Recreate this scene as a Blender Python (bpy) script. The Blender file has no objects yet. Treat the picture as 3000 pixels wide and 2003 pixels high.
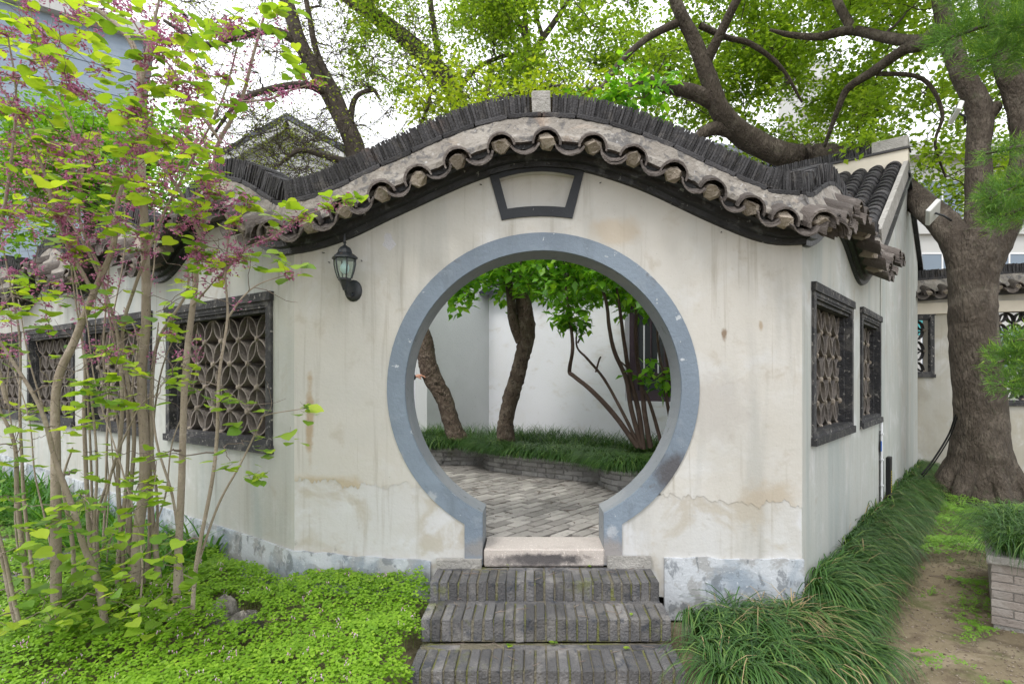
import bpy, math, random
import numpy as np
from mathutils import Vector, Matrix, geometry

# ------------------------------------------------------------------ camera, sky, sun, exposure
S = bpy.context.scene
EYE = 1.70
F = 1660.0           # focal length in pixels of the 3000 px wide picture
cam_d = bpy.data.cameras.new('camera'); cam = bpy.data.objects.new('camera', cam_d)
S.collection.objects.link(cam); S.camera = cam
cam.location = (0, 0, EYE); cam.rotation_euler = (math.radians(90), 0, 0)
cam_d.sensor_width = 36; cam_d.lens = F/3000*36
cam_d.shift_x = -0.02; cam_d.shift_y = 0.0362
cam_d.clip_start = 0.05; cam_d.clip_end = 600

SUN_EL, SUN_AZ = math.radians(58), math.radians(-38)      # azimuth measured from -Y (behind the camera) towards +X
W = bpy.data.worlds.new('World'); S.world = W; W.use_nodes = True
nt = W.node_tree; nt.nodes.clear()
sky = nt.nodes.new('ShaderNodeTexSky'); sky.sky_type = 'NISHITA'; sky.sun_disc = False
sky.sun_elevation = SUN_EL; sky.sun_rotation = math.pi - SUN_AZ
sky.air_density = 1.0; sky.dust_density = 6.0
hs = nt.nodes.new('ShaderNodeMix'); hs.data_type = 'RGBA'; hs.inputs[0].default_value = 0.86
hs.inputs[7].default_value = (14.0, 14.2, 14.6, 1)         # the even white of an overcast sky
bg = nt.nodes.new('ShaderNodeBackground'); bg.inputs[1].default_value = 0.118
wo = nt.nodes.new('ShaderNodeOutputWorld')
nt.links.new(sky.outputs[0], hs.inputs[6]); nt.links.new(hs.outputs[2], bg.inputs[0]); nt.links.new(bg.outputs[0], wo.inputs[0])
sun_d = bpy.data.lights.new('sun', 'SUN'); sun = bpy.data.objects.new('sun', sun_d); S.collection.objects.link(sun)
sun_d.energy = 1.3; sun_d.angle = math.radians(14); sun_d.color = (1.0, 0.975, 0.94)
sd = Vector((math.sin(SUN_AZ)*math.cos(SUN_EL), -math.cos(SUN_AZ)*math.cos(SUN_EL), math.sin(SUN_EL)))
sun.rotation_euler = sd.to_track_quat('Z', 'Y').to_euler()
S.view_settings.view_transform = 'Standard'; S.view_settings.look = 'None'
S.view_settings.exposure = 0.40; S.view_settings.gamma = 1.0
S.render.engine = 'CYCLES'
S.cycles.max_bounces = 6; S.cycles.diffuse_bounces = 3; S.cycles.transmission_bounces = 5; S.cycles.glossy_bounces = 2; S.cycles.use_adaptive_sampling = True; S.cycles.adaptive_threshold = .02; S.cycles.transparent_max_bounces = 8
S.cycles.use_denoising = True

# ------------------------------------------------------------------ helpers
rng = np.random.default_rng(7); random.seed(7)
C = S.collection
I4 = Matrix.Identity(4)
def P(px, py, Y): return Vector(((px-1560)/F*Y, Y, EYE-(py-1110)/F*Y))
def link(o): C.objects.link(o); return o
def tag(o, label=None, cat=None, group=None, kind=None):
    if label: o['label'] = label
    if cat: o['category'] = cat
    if group: o['group'] = group
    if kind: o['kind'] = kind
    return o
def thing(name, label, cat, loc=(0, 0, 0), group=None):
    o = bpy.data.objects.new(name, None); o.location = loc; o.empty_display_size = .1
    link(o); tag(o, label, cat, group, 'thing'); return o
def wm(o):
    m = o.matrix_basis.copy()
    while o.parent is not None:
        m = o.parent.matrix_basis @ o.matrix_parent_inverse @ m if False else o.parent.matrix_basis @ (o.matrix_parent_inverse @ m)
        o = o.parent
    return m
def put(name, me, parent=None, mtx=None):
    """one object with mesh me, placed by a world matrix"""
    o = bpy.data.objects.new(name, me); link(o)
    if parent is not None:
        o.parent = parent; o.matrix_parent_inverse = wm(parent).inverted()
    if mtx is not None: o.matrix_basis = mtx
    return o
def npmesh(name, V, Fs, mat=None, smooth=False, rnd=None):
    me = bpy.data.meshes.new(name)
    V = np.asarray(V, dtype=np.float32).reshape(-1, 3)
    if not isinstance(Fs, list): Fs = [np.asarray(Fs)]
    Fs = [np.asarray(f, dtype=np.int32) for f in Fs if len(f)]
    nl = sum(f.size for f in Fs); nf = sum(len(f) for f in Fs)
    me.vertices.add(len(V)); me.vertices.foreach_set('co', V.ravel())
    me.loops.add(nl); me.polygons.add(nf)
    me.loops.foreach_set('vertex_index', np.concatenate([f.ravel() for f in Fs]))
    tot = np.concatenate([np.full(len(f), f.shape[1], np.int32) for f in Fs])
    me.polygons.foreach_set('loop_start', np.concatenate([[0], np.cumsum(tot)[:-1]]).astype(np.int32))
    me.polygons.foreach_set('loop_total', tot)
    if smooth: me.polygons.foreach_set('use_smooth', np.ones(nf, bool))
    if rnd is not None:
        a = me.attributes.new('rnd', 'FLOAT', 'POINT'); a.data.foreach_set('value', np.asarray(rnd, np.float32))
    me.update(calc_edges=True); me.validate()
    if mat is not None: me.materials.append(mat)
    return me
class MB:
    """collects faces of one mesh"""
    def __init__(s): s.v = []; s.f = []
    def add(s, vs, fs):
        n = len(s.v); s.v.extend([tuple(v) for v in vs]); s.f.extend([tuple(i+n for i in f) for f in fs]); return s
    def box(s, lo, hi, M=None, j=0):
        vs = [Vector((x, y, z)) for z in (lo[2], hi[2]) for y in (lo[1], hi[1]) for x in (lo[0], hi[0])]
        if j: vs = [v+Vector((random.uniform(-j, j), random.uniform(-j, j), random.uniform(-j, j))) for v in vs]
        if M is not None: vs = [M @ v for v in vs]
        return s.add(vs, [(0, 2, 3, 1), (4, 5, 7, 6), (0, 1, 5, 4), (2, 6, 7, 3), (0, 4, 6, 2), (1, 3, 7, 5)])
    def bev(s, lo, hi, b, M=None, j=0):
        """box with chamfered vertical and top edges"""
        x0, y0, z0 = lo; x1, y1, z1 = hi
        def ring(i, z): return [(x0+i, y0+b, z), (x0+b, y0+i, z), (x1-b, y0+i, z), (x1-i, y0+b, z), (x1-i, y1-b, z), (x1-b, y1-i, z), (x0+b, y1-i, z), (x0+i, y1-b, z)]
        vs = ring(b*.6, z0) + ring(0, z0+b) + ring(0, z1-b) + ring(b*.6, z1)
        vs = [Vector(v)+Vector([random.uniform(-j, j) for _ in range(3)]) for v in vs]
        if M is not None: vs = [M @ v for v in vs]
        fs = [tuple(reversed(range(8))), tuple(range(24, 32))]
        for k in range(3):
            for i in range(8): fs.append((k*8+i, k*8+(i+1) % 8, k*8+8+(i+1) % 8, k*8+8+i))
        return s.add(vs, fs)
    def lathe(s, prof, n, M=None, close=True, ph=0):
        vs = []
        for r, z in prof:
            for i in range(n):
                a = 2*math.pi*i/n+ph; vs.append(Vector((r*math.cos(a), r*math.sin(a), z)))
        if M is not None: vs = [M @ v for v in vs]
        fs = [(k*n+i, k*n+(i+1) % n, (k+1)*n+(i+1) % n, (k+1)*n+i) for k in range(len(prof)-1) for i in range(n)]
        if close: fs += [tuple(reversed(range(n))), tuple(range((len(prof)-1)*n, len(prof)*n))]
        return s.add(vs, fs)
    def mesh(s, name, mat, smooth=False):
        me = bpy.data.meshes.new(name); me.from_pydata(s.v, [], s.f); me.validate()
        if mat is not None: me.materials.append(mat)
        if smooth: me.polygons.foreach_set('use_smooth', np.ones(len(me.polygons), bool))
        me.update(); return me
    def build(s, name, mat, parent=None, smooth=False, mtx=None): return put(name, s.mesh(name, mat, smooth), parent, mtx)
def frame(o, ex, ey, ez):
    m = Matrix((ex, ey, ez)).transposed().to_4x4(); m.translation = o; return m
def catmull(pts, n):
    """smooth polyline through 2-D / 3-D points"""
    p = np.array([np.array(q, float) for q in pts]); out = []
    q = np.vstack([2*p[0]-p[1], p, 2*p[-1]-p[-2]])
    for i in range(1, len(q)-2):
        for t in np.linspace(0, 1, n, endpoint=False):
            a, b, c, d = q[i-1], q[i], q[i+1], q[i+2]
            out.append(.5*((2*b)+(-a+c)*t+(2*a-5*b+4*c-d)*t*t+(-a+3*b-3*c+d)*t**3))
    out.append(p[-1]); return np.array(out)
class Soup:
    """tubes and leaf templates as arrays"""
    def __init__(s): s.V = []; s.Q = []; s.T = []; s.n = 0; s.R = []
    def tube(s, pts, rad, k=6, cap=True, wob=0):
        pts = np.asarray(pts, float); m = len(pts); rad = np.asarray(rad, float)
        t = np.gradient(pts, axis=0); t /= np.linalg.norm(t, axis=1)[:, None]+1e-9
        ref = np.array([1., 0, 0]) if abs(t[0][0]) < .8 else np.array([0, 1., 0])
        u = np.cross(t, ref); u /= np.linalg.norm(u, axis=1)[:, None]+1e-9
        w = np.cross(t, u)
        a = np.arange(k)*2*math.pi/k
        rr = rad[:, None]*np.ones(k)[None]
        if wob: rr = rr*(1+wob*np.sin(3*a[None]+np.arange(m)[:, None]*.35)+rng.normal(0, wob*.5, (m, k)))
        ring = pts[:, None]+rr[..., None]*(np.cos(a)[None, :, None]*u[:, None]+np.sin(a)[None, :, None]*w[:, None])
        i = np.arange(m-1)[:, None]*k; j = np.arange(k)[None]; j2 = (j+1) % k
        q = np.stack([i+j, i+j2, i+k+j2, i+k+j], -1).reshape(-1, 4)+s.n
        s.V.append(ring.reshape(-1, 3)); s.Q.append(q); s.R.append(np.zeros(m*k)); s.n += m*k
        if cap:
            s.V.append(pts[-1:]+t[-1:]*rad[-1]*.5); b = s.n-k
            s.T.append(np.stack([b+np.arange(k), b+(np.arange(k)+1) % k, np.full(k, s.n)], -1)); s.R.append(np.zeros(1)); s.n += 1
    def inst(s, tv, tf, pos, rot, sc, rnd=None):
        tv = np.asarray(tv, float); n = len(pos)
        if n == 0: return
        sc = np.asarray(sc, float)
        if sc.ndim == 1: sc = sc[:, None]
        V = np.einsum('nij,kj->nki', rot, tv)*sc[:, None, :] if sc.shape[1] == 1 else np.einsum('nij,nkj->nki', rot, tv[None]*sc[:, None, :])
        V = V+np.asarray(pos)[:, None]
        k = len(tv); tf = np.asarray(tf)
        f = (tf[None]+(np.arange(n)*k)[:, None, None]+s.n).reshape(-1, tf.shape[1])
        (s.Q if tf.shape[1] == 4 else s.T).append(f)
        s.V.append(V.reshape(-1, 3)); s.R.append(np.repeat(rng.random(n) if rnd is None else rnd, k)); s.n += n*k
    def mesh(s, name, mat, smooth=True):
        fs = []
        if s.Q: fs.append(np.concatenate(s.Q))
        if s.T: fs.append(np.concatenate(s.T))
        return npmesh(name, np.concatenate(s.V), fs, mat, smooth, np.concatenate(s.R))
    def build(s, name, mat, parent=None, smooth=True): return put(name, s.mesh(name, mat, smooth), parent)
def norm(a): return a/(np.linalg.norm(a, axis=-1, keepdims=True)+1e-9)
def rots(d, up=None, roll=0.0, n=None):
    """rotation matrices with local Y along d, local Z as near to up as it goes, rolled at random by +-roll"""
    d = norm(np.asarray(d, float)); n = len(d)
    up = np.tile([0, 0, 1.], (n, 1)) if up is None else np.asarray(up, float)
    x = norm(np.cross(d, up)+1e-6); z = np.cross(x, d)
    if roll:
        a = rng.uniform(-roll, roll, n)[:, None]; x, z = x*np.cos(a)+z*np.sin(a), -x*np.sin(a)+z*np.cos(a)
    return np.stack([x, d, z], -1)
def rdir(n, zlo=-1, zhi=1):
    z = rng.uniform(zlo, zhi, n); a = rng.uniform(0, 2*math.pi, n); r = np.sqrt(np.maximum(0, 1-z*z))
    return np.stack([r*np.cos(a), r*np.sin(a), z], -1)

# ------------------------------------------------------------------ materials
def mat(name, base, rough=.8, layers=(), bump=0, bscale=60, vary=0.0, spec=.3, attr=False, metal=0, transl=None, streak=None, blobs=(), coat=0, tfac=(1.38, 1.38, .5), bst=(1, 1, 1), bdist=.02):
    """layers: (noise scale, detail, lo, hi, colour, strength, (sx,sy,sz)); each blends a colour in where the noise passes lo..hi"""
    m = bpy.data.materials.new(name); m.use_nodes = True; t = m.node_tree; n = t.nodes; L = t.links
    b = n['Principled BSDF']; out = n['Material Output']
    b.inputs['Roughness'].default_value = rough; b.inputs['Specular IOR Level'].default_value = spec; b.inputs['Metallic'].default_value = metal
    geo = n.new('ShaderNodeNewGeometry'); cur = None
    rgb = n.new('ShaderNodeRGB'); rgb.outputs[0].default_value = (*base, 1); cur = rgb.outputs[0]
    def mix(fac, col, typ='MIX'):
        nonlocal cur
        x = n.new('ShaderNodeMix'); x.data_type = 'RGBA'; x.blend_type = typ
        L.new(cur, x.inputs[6])
        if isinstance(col, tuple): x.inputs[7].default_value = (*col, 1)
        else: L.new(col, x.inputs[7])
        if isinstance(fac, float): x.inputs[0].default_value = fac
        else: L.new(fac, x.inputs[0])
        cur = x.outputs[2]
    def noise(sc, det, stretch=(1, 1, 1), dist=0):
        mp = n.new('ShaderNodeMapping'); mp.inputs['Scale'].default_value = stretch; L.new(geo.outputs['Position'], mp.inputs['Vector'])
        z = n.new('ShaderNodeTexNoise'); z.inputs['Scale'].default_value = sc; z.inputs['Detail'].default_value = min(det, 4.5)
        z.inputs['Roughness'].default_value = .62; z.inputs['Distortion'].default_value = dist
        L.new(mp.outputs[0], z.inputs['Vector']); return z.outputs['Fac']
    def rng_(v, lo, hi, a=0.0, c=1.0):
        r = n.new('ShaderNodeMapRange'); r.interpolation_type = 'SMOOTHSTEP'
        r.inputs[1].default_value = lo; r.inputs[2].default_value = hi; r.inputs[3].default_value = a; r.inputs[4].default_value = c
        L.new(v, r.inputs[0]); return r.outputs[0]
    def mul(a, bb):
        x = n.new('ShaderNodeMath'); x.operation = 'MULTIPLY'; L.new(a, x.inputs[0])
        if isinstance(bb, float): x.inputs[1].default_value = bb
        else: L.new(bb, x.inputs[1])
        return x.outputs[0]
    if attr:
        at = n.new('ShaderNodeAttribute'); at.attribute_name = 'rnd'
        for lo, hi, col in attr: mix(rng_(at.outputs['Fac'], lo, hi), col)
    for ly in layers:
        sc, det, lo, hi, col, st = ly[:6]; stx = ly[6] if len(ly) > 6 else (1, 1, 1)
        mix(mul(rng_(noise(sc, det, stx, .4), lo, hi), float(st)), col)
    for (c, rad, col, st, nsc) in blobs:             # a stain of its own shape, at a place on the wall
        sub = n.new('ShaderNodeVectorMath'); sub.operation = 'SUBTRACT'; L.new(geo.outputs['Position'], sub.inputs[0]); sub.inputs[1].default_value = c
        dv = n.new('ShaderNodeVectorMath'); dv.operation = 'DIVIDE'; L.new(sub.outputs[0], dv.inputs[0]); dv.inputs[1].default_value = rad
        ln = n.new('ShaderNodeVectorMath'); ln.operation = 'LENGTH'; L.new(dv.outputs[0], ln.inputs[0])
        ad = n.new('ShaderNodeMath'); ad.operation = 'MULTIPLY_ADD'; L.new(noise(nsc, 6), ad.inputs[0]); ad.inputs[1].default_value = 1.6; L.new(ln.outputs['Value'], ad.inputs[2])
        mix(mul(rng_(ad.outputs[0], 1.9, 1.2), float(st)), col)
    if vary:
        oi = n.new('ShaderNodeObjectInfo'); mr = n.new('ShaderNodeMapRange'); mr.inputs[3].default_value = 1-vary; mr.inputs[4].default_value = 1+vary
        L.new(oi.outputs['Random'], mr.inputs[0]); mm = n.new('ShaderNodeVectorMath'); mm.operation = 'SCALE'
        L.new(cur, mm.inputs[0]); L.new(mr.outputs[0], mm.inputs['Scale']); cur = mm.outputs[0]
    L.new(cur, b.inputs['Base Color'])
    if bump:
        bp = n.new('ShaderNodeBump'); bp.inputs['Strength'].default_value = min(1, bump); bp.inputs['Distance'].default_value = bdist
        L.new(noise(bscale, 2, bst), bp.inputs['Height']); L.new(bp.outputs[0], b.inputs['Normal'])
    if transl:
        tr = n.new('ShaderNodeBsdfTranslucent'); ms = n.new('ShaderNodeMixShader'); ms.inputs[0].default_value = transl
        sc2 = n.new('ShaderNodeVectorMath'); sc2.operation = 'MULTIPLY'; L.new(cur, sc2.inputs[0]); sc2.inputs[1].default_value = tfac
        L.new(sc2.outputs[0], tr.inputs[0]); L.new(b.outputs[0], ms.inputs[1]); L.new(tr.outputs[0], ms.inputs[2]); L.new(ms.outputs[0], out.inputs[0])
    return m
M = {}
def stainwall(name, base, extra=(), blobs=()):
    return mat(name, base, .88, [
        (.9, 4, .42, .66, (.475, .455, .41), .6),
        (2.3, 6, .50, .70, (.57, .575, .575), .7),
        (5.0, 7, .56, .72, (.36, .31, .24), .4),
        (1.6, 5, .50, .72, (.34, .34, .32), .55, (2.2, 2.2, .22)),
        (7.0, 4, .56, .74, (.30, .27, .22), .5, (2.5, 2.5, .10)),
        (90, 3, .68, .72, (.22, .20, .18), .5), (.5, 4, .48, .66, (.44, .44, .42), .45)] + list(extra), bump=.14, bscale=28, spec=.15, blobs=blobs)
M['plaster'] = stainwall('plaster_cream', (.53, .515, .482), blobs=[
    ((-1.58, 4.0, 1.42), (.035, .3, .36), (.36, .27, .17), .8, 9.0),
    ((1.66, 4.0, .84), (.26, .3, .16), (.40, .33, .24), .6, 5.0),
    ((-1.45, 4.0, .93), (.45, .3, .10), (.42, .34, .22), .7, 4.0),
    ((1.30, 4.0, 1.50), (.30, .3, .30), (.40, .38, .36), .5, 14.0),
    ((1.36, 4.0, 2.02), (.025, .3, .05), (.22, .16, .11), .9, 20.0),
    ((1.62, 4.0, 2.08), (.02, .3, .04), (.35, .28, .2), .8, 20.0),
    ((-.62, 4.0, .52), (.06, .3, .13), (.22, .17, .10), .9, 9.0),
    ((-.98, 4.0, .55), (.10, .3, .10), (.30, .28, .25), .7, 9.0),
    ((.6, 4.0, 2.75), (.22, .3, .12), (.48, .40, .30), .6, 6.0)])
M['plaster_low'] = stainwall('plaster_repair', (.53, .53, .525), extra=[(2.6, 6, .50, .64, (.41, .37, .30), .7), (2.2, 7, .52, .64, (.57, .58, .60), .75), (6, 6, .64, .74, (.24, .23, .21), .55)])
M['plaster_far'] = stainwall('plaster_far', (.40, .375, .315), extra=[(1.3, 5, .46, .68, (.33, .31, .26), .7)])
M['plaster_side'] = stainwall('plaster_weathered', (.44, .455, .43), extra=[(1.3, 5, .46, .68, (.34, .375, .365), .75, (2, 2, .2)), (9, 5, .6, .72, (.24, .23, .20), .5, (2, 2, .08))])
M['plaster_plain'] = mat('plaster_court', (.83, .84, .88), .88, [(1.1, 4, .45, .7, (.77, .77, .77), .6), (2.5, 4, .55, .72, (.60, .56, .50), .45, (1, 1, 2)), (70, 3, .68, .72, (.3, .3, .3), .5)], .15, 45, spec=.15)
M['plaster_shaded'] = mat('plaster_shaded', (.60, .62, .62), .9, [(1.5, 5, .45, .7, (.66, .68, .68), .6), (40, 3, .66, .7, (.2, .2, .2), .5)], .2, 40)  # greyer court plaster: the shade on the turned wall is put into the colour
M['plinth'] = mat('plinth_flaking_paint', (.50, .525, .56), .85, [(4.5, 8, .49, .56, (.33, .33, .33), .85), (1.8, 6, .50, .66, (.24, .29, .35), .85, (1, 1, .7)), (11, 8, .54, .62, (.15, .165, .18), .7, (1, 1, .6)), (40, 4, .60, .68, (.66, .68, .72), .6)], .25, 40)
M['patch'] = mat('patch_grey', (.50, .50, .53), .9, [(60, 4, .5, .7, (.40, .40, .42), .6)], .3, 90)
M['tile'] = mat('clay_tile_dark', (.040, .039, .041), .72, [(9, 6, .52, .72, (.10, .092, .085), .7), (50, 4, .60, .72, (.17, .16, .15), .45), (3, 5, .60, .75, (.16, .10, .07), .35)], .5, 70, vary=.45, spec=.25)
M['tile_edge'] = mat('clay_tile_brown', (.085, .072, .064), .8, [(12, 6, .50, .70, (.17, .15, .135), .7), (40, 5, .60, .70, (.03, .03, .03), .6), (6, 5, .66, .74, (.25, .12, .06), .4)], .6, 60, vary=.3)
M['mortar'] = mat('lime_mortar_mottled', (.225, .205, .18), .95, [(6, 8, .48, .64, (.36, .335, .30), .6), (11, 8, .52, .62, (.085, .085, .09), .7), (25, 6, .62, .70, (.55, .55, .55), .5), (3, 5, .60, .72, (.30, .22, .16), .5)], .8, 35)
M['plug'] = mat('mortar_plug', (.29, .25, .205), .95, [(18, 7, .5, .66, (.24, .20, .16), .7), (40, 5, .60, .7, (.50, .46, .41), .5), (7, 5, .60, .72, (.13, .13, .08), .6)], .8, 50, vary=.2)
M['mould'] = mat('black_moulding', (.016, .017, .019), .42, [(7, 7, .58, .68, (.10, .105, .11), .6, (1, 1, 1)), (22, 7, .64, .70, (.33, .34, .33), .55), (3, 5, .62, .75, (.12, .12, .07), .5)], .35, 40, spec=.4)
M['blackpaint'] = mat('black_frame_paint', (.028, .031, .037), .6, [(5, 6, .52, .7, (.055, .058, .066), .7), (50, 4, .70, .73, (.5, .5, .5), .5)], .15, 60)
M['wframe'] = mat('window_frame_black', (.042, .042, .045), .8, [(8, 7, .50, .62, (.11, .105, .10), .75), (24, 6, .60, .66, (.40, .38, .35), .6)], .6, 40, vary=.25)
M['lattice'] = mat('lattice_tile', (.20, .175, .155), .85, [(10, 6, .48, .66, (.10, .092, .085), .7), (40, 4, .6, .7, (.30, .28, .25), .4)], .4, 60, vary=.25)
M['ring'] = mat('blue_grey_paint', (.165, .205, .255), .62, [(1.3, 5, .44, .66, (.21, .26, .32), .8), (3, 5, .52, .7, (.13, .16, .195), .7, (1, 1, .35)), (6, 5, .54, .70, (.235, .275, .32), .5), (15, 8, .665, .68, (.48, .51, .54), .8), (3.2, 7, .62, .70, (.12, .115, .115), .6)], .25, 40, spec=.35,
    blobs=[((.98, 4.0, 1.02), (.13, .3, .20), (.075, .070, .075), .9, 7.0), ((-.38, 4.0, .50), (.16, .3, .09), (.24, .23, .22), .8, 6.0), ((.55, 4.0, .48), (.14, .3, .14), (.27, .25, .24), .9, 6.0), ((-.95, 4.0, 1.06), (.05, .3, .13), (.34, .34, .36), .8, 14.0), ((-.72, 4.0, .86), (.05, .3, .05), (.42, .44, .46), .6, 40.0), ((.56, 4.0, .62), (.05, .3, .05), (.45, .47, .5), .6, 45.0)])
M['reveal'] = mat('blue_grey_reveal', (.215, .235, .255), .7, [(2, 6, .46, .68, (.29, .30, .31), .7), (14, 7, .62, .68, (.10, .11, .12), .6)], .2, 50)
M['brick'] = mat('grey_brick', (.105, .103, .105), .85, [(5, 6, .46, .66, (.21, .20, .19), .8), (12, 6, .55, .68, (.055, .06, .072), .8), (55, 5, .6, .72, (.26, .25, .24), .5), (4, 6, .60, .70, (.13, .14, .055), .6)], .7, 70, vary=.32)
M['moss'] = mat('mossy_joint', (.16, .145, .105), .95, [(6, 7, .48, .62, (.15, .16, .05), .9), (30, 6, .55, .68, (.24, .22, .19), .7)], .9, 60)
M['paver'] = mat('paver_brick', (.33, .31, .285), .85, [(2.0, 5, .46, .66, (.41, .385, .355), .7), (9, 6, .56, .7, (.15, .145, .135), .7), (60, 4, .66, .72, (.09, .085, .08), .5)], .45, 60, vary=.30)
M['pbrick'] = mat('planter_brick', (.36, .35, .34), .9, [(5, 6, .48, .64, (.46, .45, .44), .7), (14, 6, .55, .66, (.14, .14, .14), .7), (3, 6, .60, .72, (.15, .16, .07), .5)], .6, 60, vary=.22)
M['pbrown'] = mat('planter_brick_brown', (.29, .255, .23), .9, [(5, 6, .48, .64, (.37, .345, .32), .7), (14, 6, .58, .68, (.18, .16, .14), .6), (25, 5, .68, .72, (.7, .7, .7), .5)], .5, 60, vary=.16)
M['stone'] = mat('pink_granite', (.50, .455, .42), .85, [(5, 5, .5, .66, (.40, .36, .33), .7), (130, 3, .50, .62, (.40, .34, .30), .6), (60, 3, .60, .66, (.8, .74, .68), .6)], .35, 120,
    blobs=[((.08, 3.99, .43), (.36, .10, .05), (.055, .052, .055), .95, 16.0), ((-.05, 3.99, .415), (.45, .10, .05), (.12, .11, .11), .6, 30.0)])
M['cement'] = mat('cement_grey', (.30, .29, .27), .95, [(5, 7, .5, .64, (.40, .385, .36), .7), (12, 7, .58, .68, (.15, .14, .12), .6)], .7, 50)
M['soil'] = mat('soil', (.19, .155, .10), .98, [(1.6, 6, .48, .64, (.27, .225, .155), .8), (6, 7, .50, .64, (.10, .075, .05), .7), (2.2, 6, .52, .66, (.085, .105, .03), .6), (60, 4, .60, .70, (.36, .31, .26), .5)], .45, 50)
M['crumb'] = mat('earth_crumb', (.19, .15, .11), .95, attr=[(.0, .6, (.30, .25, .20)), (.7, 1, (.10, .075, .05))])
M['darksoil'] = mat('dark_soil', (.045, .038, .026), 1.0, [(6, 6, .5, .66, (.075, .06, .04), .7)], .9, 50)
M['rock'] = mat('garden_rock', (.20, .185, .165), .95, [(6, 8, .48, .62, (.10, .092, .085), .8), (13, 8, .55, .64, (.32, .29, .25), .7), (4, 6, .60, .7, (.17, .17, .06), .5)], .9, 30)
M['slab'] = mat('slate_slab', (.15, .14, .16), .8, [(5, 6, .5, .66, (.24, .22, .23), .7), (2, 5, .55, .7, (.26, .21, .16), .6), (60, 3, .68, .72, (.45, .18, .35), .7)], .4, 50)
M['bark_red'] = mat('redbud_bark', (.29, .24, .19), .9, [(5, 6, .46, .66, (.40, .34, .28), .8), (50, 5, .60, .68, (.12, .092, .07), .8)], .5, 90)
M['twig_red'] = mat('redbud_twig', (.16, .125, .105), .9, [(9, 6, .46, .66, (.28, .23, .19), .7)])
M['bark'] = mat('camphor_bark', (.066, .053, .041), .95, [(4, 7, .46, .64, (.125, .104, .083), .8), (16, 8, .50, .62, (.055, .045, .036), .8, (1.6, 1.6, .5)), (7, 5, .60, .72, (.085, .09, .055), .5), (2.0, 4, .54, .70, (.15, .13, .105), .6)], 1.0, 22, bst=(1.5, 1.5, .45), bdist=.06)
M['bark_dark'] = mat('dark_bark', (.066, .054, .044), .95, [(6, 7, .48, .64, (.115, .095, .078), .8), (18, 7, .54, .64, (.03, .025, .02), .7, (1.5, 1.5, .5))], .9, 30)
M['bark_court'] = mat('court_bark', (.14, .105, .080), .95, [(9, 7, .48, .62, (.25, .20, .155), .8), (18, 7, .54, .62, (.05, .038, .03), .8)], 1.0, 34, bst=(1.4, 1.4, .6), bdist=.05)
M['stem_court'] = mat('court_stem', (.085, .058, .046), .85, [(10, 6, .5, .66, (.13, .095, .075), .7)], .4, 60)
def leafm(name, a, b_, c, tr=.38, rough=.45): return mat(name, a, rough, attr=[(.0, .55, b_), (.62, 1.0, c)], transl=tr, spec=.35)
def leafm2(name, a, b_, c, tr=.38, rough=.45): return mat(name, a, rough, attr=[(.0, .70, b_), (.74, 1.0, c)], transl=tr, spec=.35)
M['leaf_red'] = leafm('redbud_leaf', (.13, .25, .035), (.28, .42, .045), (.46, .57, .075), .5, .36)
M['leaf_camph'] = leafm('camphor_leaf', (.135, .235, .026), (.23, .36, .036), (.37, .50, .06), .52)
M['leaf_maple'] = leafm('maple_leaf', (.10, .23, .025), (.16, .34, .03), (.27, .45, .045), .46)
M['leaf_privet'] = leafm('privet_leaf', (.19, .28, .020), (.29, .39, .025), (.40, .47, .04), .45)
M['leaf_court'] = leafm('court_leaf', (.08, .22, .025), (.16, .38, .03), (.32, .56, .05), .48, .35)
M['leaf_elm'] = leafm('elm_bud', (.17, .22, .035), (.24, .30, .04), (.32, .38, .06), .4)
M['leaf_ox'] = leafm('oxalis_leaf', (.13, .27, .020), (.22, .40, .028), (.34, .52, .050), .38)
M['leaf_chervil'] = leafm('herb_leaf', (.10, .22, .025), (.15, .30, .03), (.23, .38, .045), .3)
M['blade'] = leafm2('grass_blade', (.026, .072, .020), (.066, .155, .034), (.20, .30, .075), .25, .40)
M['blade_dry'] = leafm('dry_blade', (.28, .21, .11), (.38, .29, .16), (.30, .20, .12), .2, .6)
M['blade_wide'] = leafm('daylily_blade', (.045, .15, .02), (.075, .21, .025), (.15, .30, .03), .3, .4)
M['juniper'] = leafm('juniper_needles', (.06, .14, .03), (.10, .22, .035), (.26, .40, .05), .3, .6)
M['flower_red'] = mat('redbud_flower', (.46, .15, .30), .6, attr=[(0, .5, (.58, .26, .42)), (.7, 1, (.33, .07, .20))], transl=.3, tfac=(1.3, 1.1, 1.2))
M['flower_ox'] = mat('oxalis_flower', (.72, .55, .66), .6, attr=[(.4, 1, (.62, .26, .50))], transl=.25, tfac=(1.1, 1, 1.1))
M['iron'] = mat('lantern_iron', (.018, .022, .026), .38, [(20, 5, .6, .7, (.12, .075, .05), .5)], .2, 60, spec=.5)
M['glass'] = bpy.data.materials.new('lantern_glass'); M['glass'].use_nodes = True
_b = M['glass'].node_tree.nodes['Principled BSDF']; _b.inputs['Base Color'].default_value = (.80, .92, .86, 1); _b.inputs['Roughness'].default_value = .05; _b.inputs['Transmission Weight'].default_value = .9; _b.inputs['IOR'].default_value = 1.1
M['bulb'] = mat('bulb_pale', (.55, .72, .76), .3)
M['whitepvc'] = mat('white_pvc', (.75, .76, .78), .4)
M['greypaint'] = mat('lamp_housing', (.55, .56, .54), .5)
M['blackrub'] = mat('black_rubber', (.012, .012, .013), .5)
M['yellow'] = mat('yellow_print', (.6, .5, .05), .6)
M['bluepaint'] = mat('blue_tape', (.02, .12, .45), .5)
M['sash'] = mat('plum_window_paint', (.060, .042, .052), .5, [(10, 4, .5, .7, (.085, .062, .072), .6)])
M['pane'] = mat('window_pane', (.045, .05, .055), .08, spec=.6)
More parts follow.
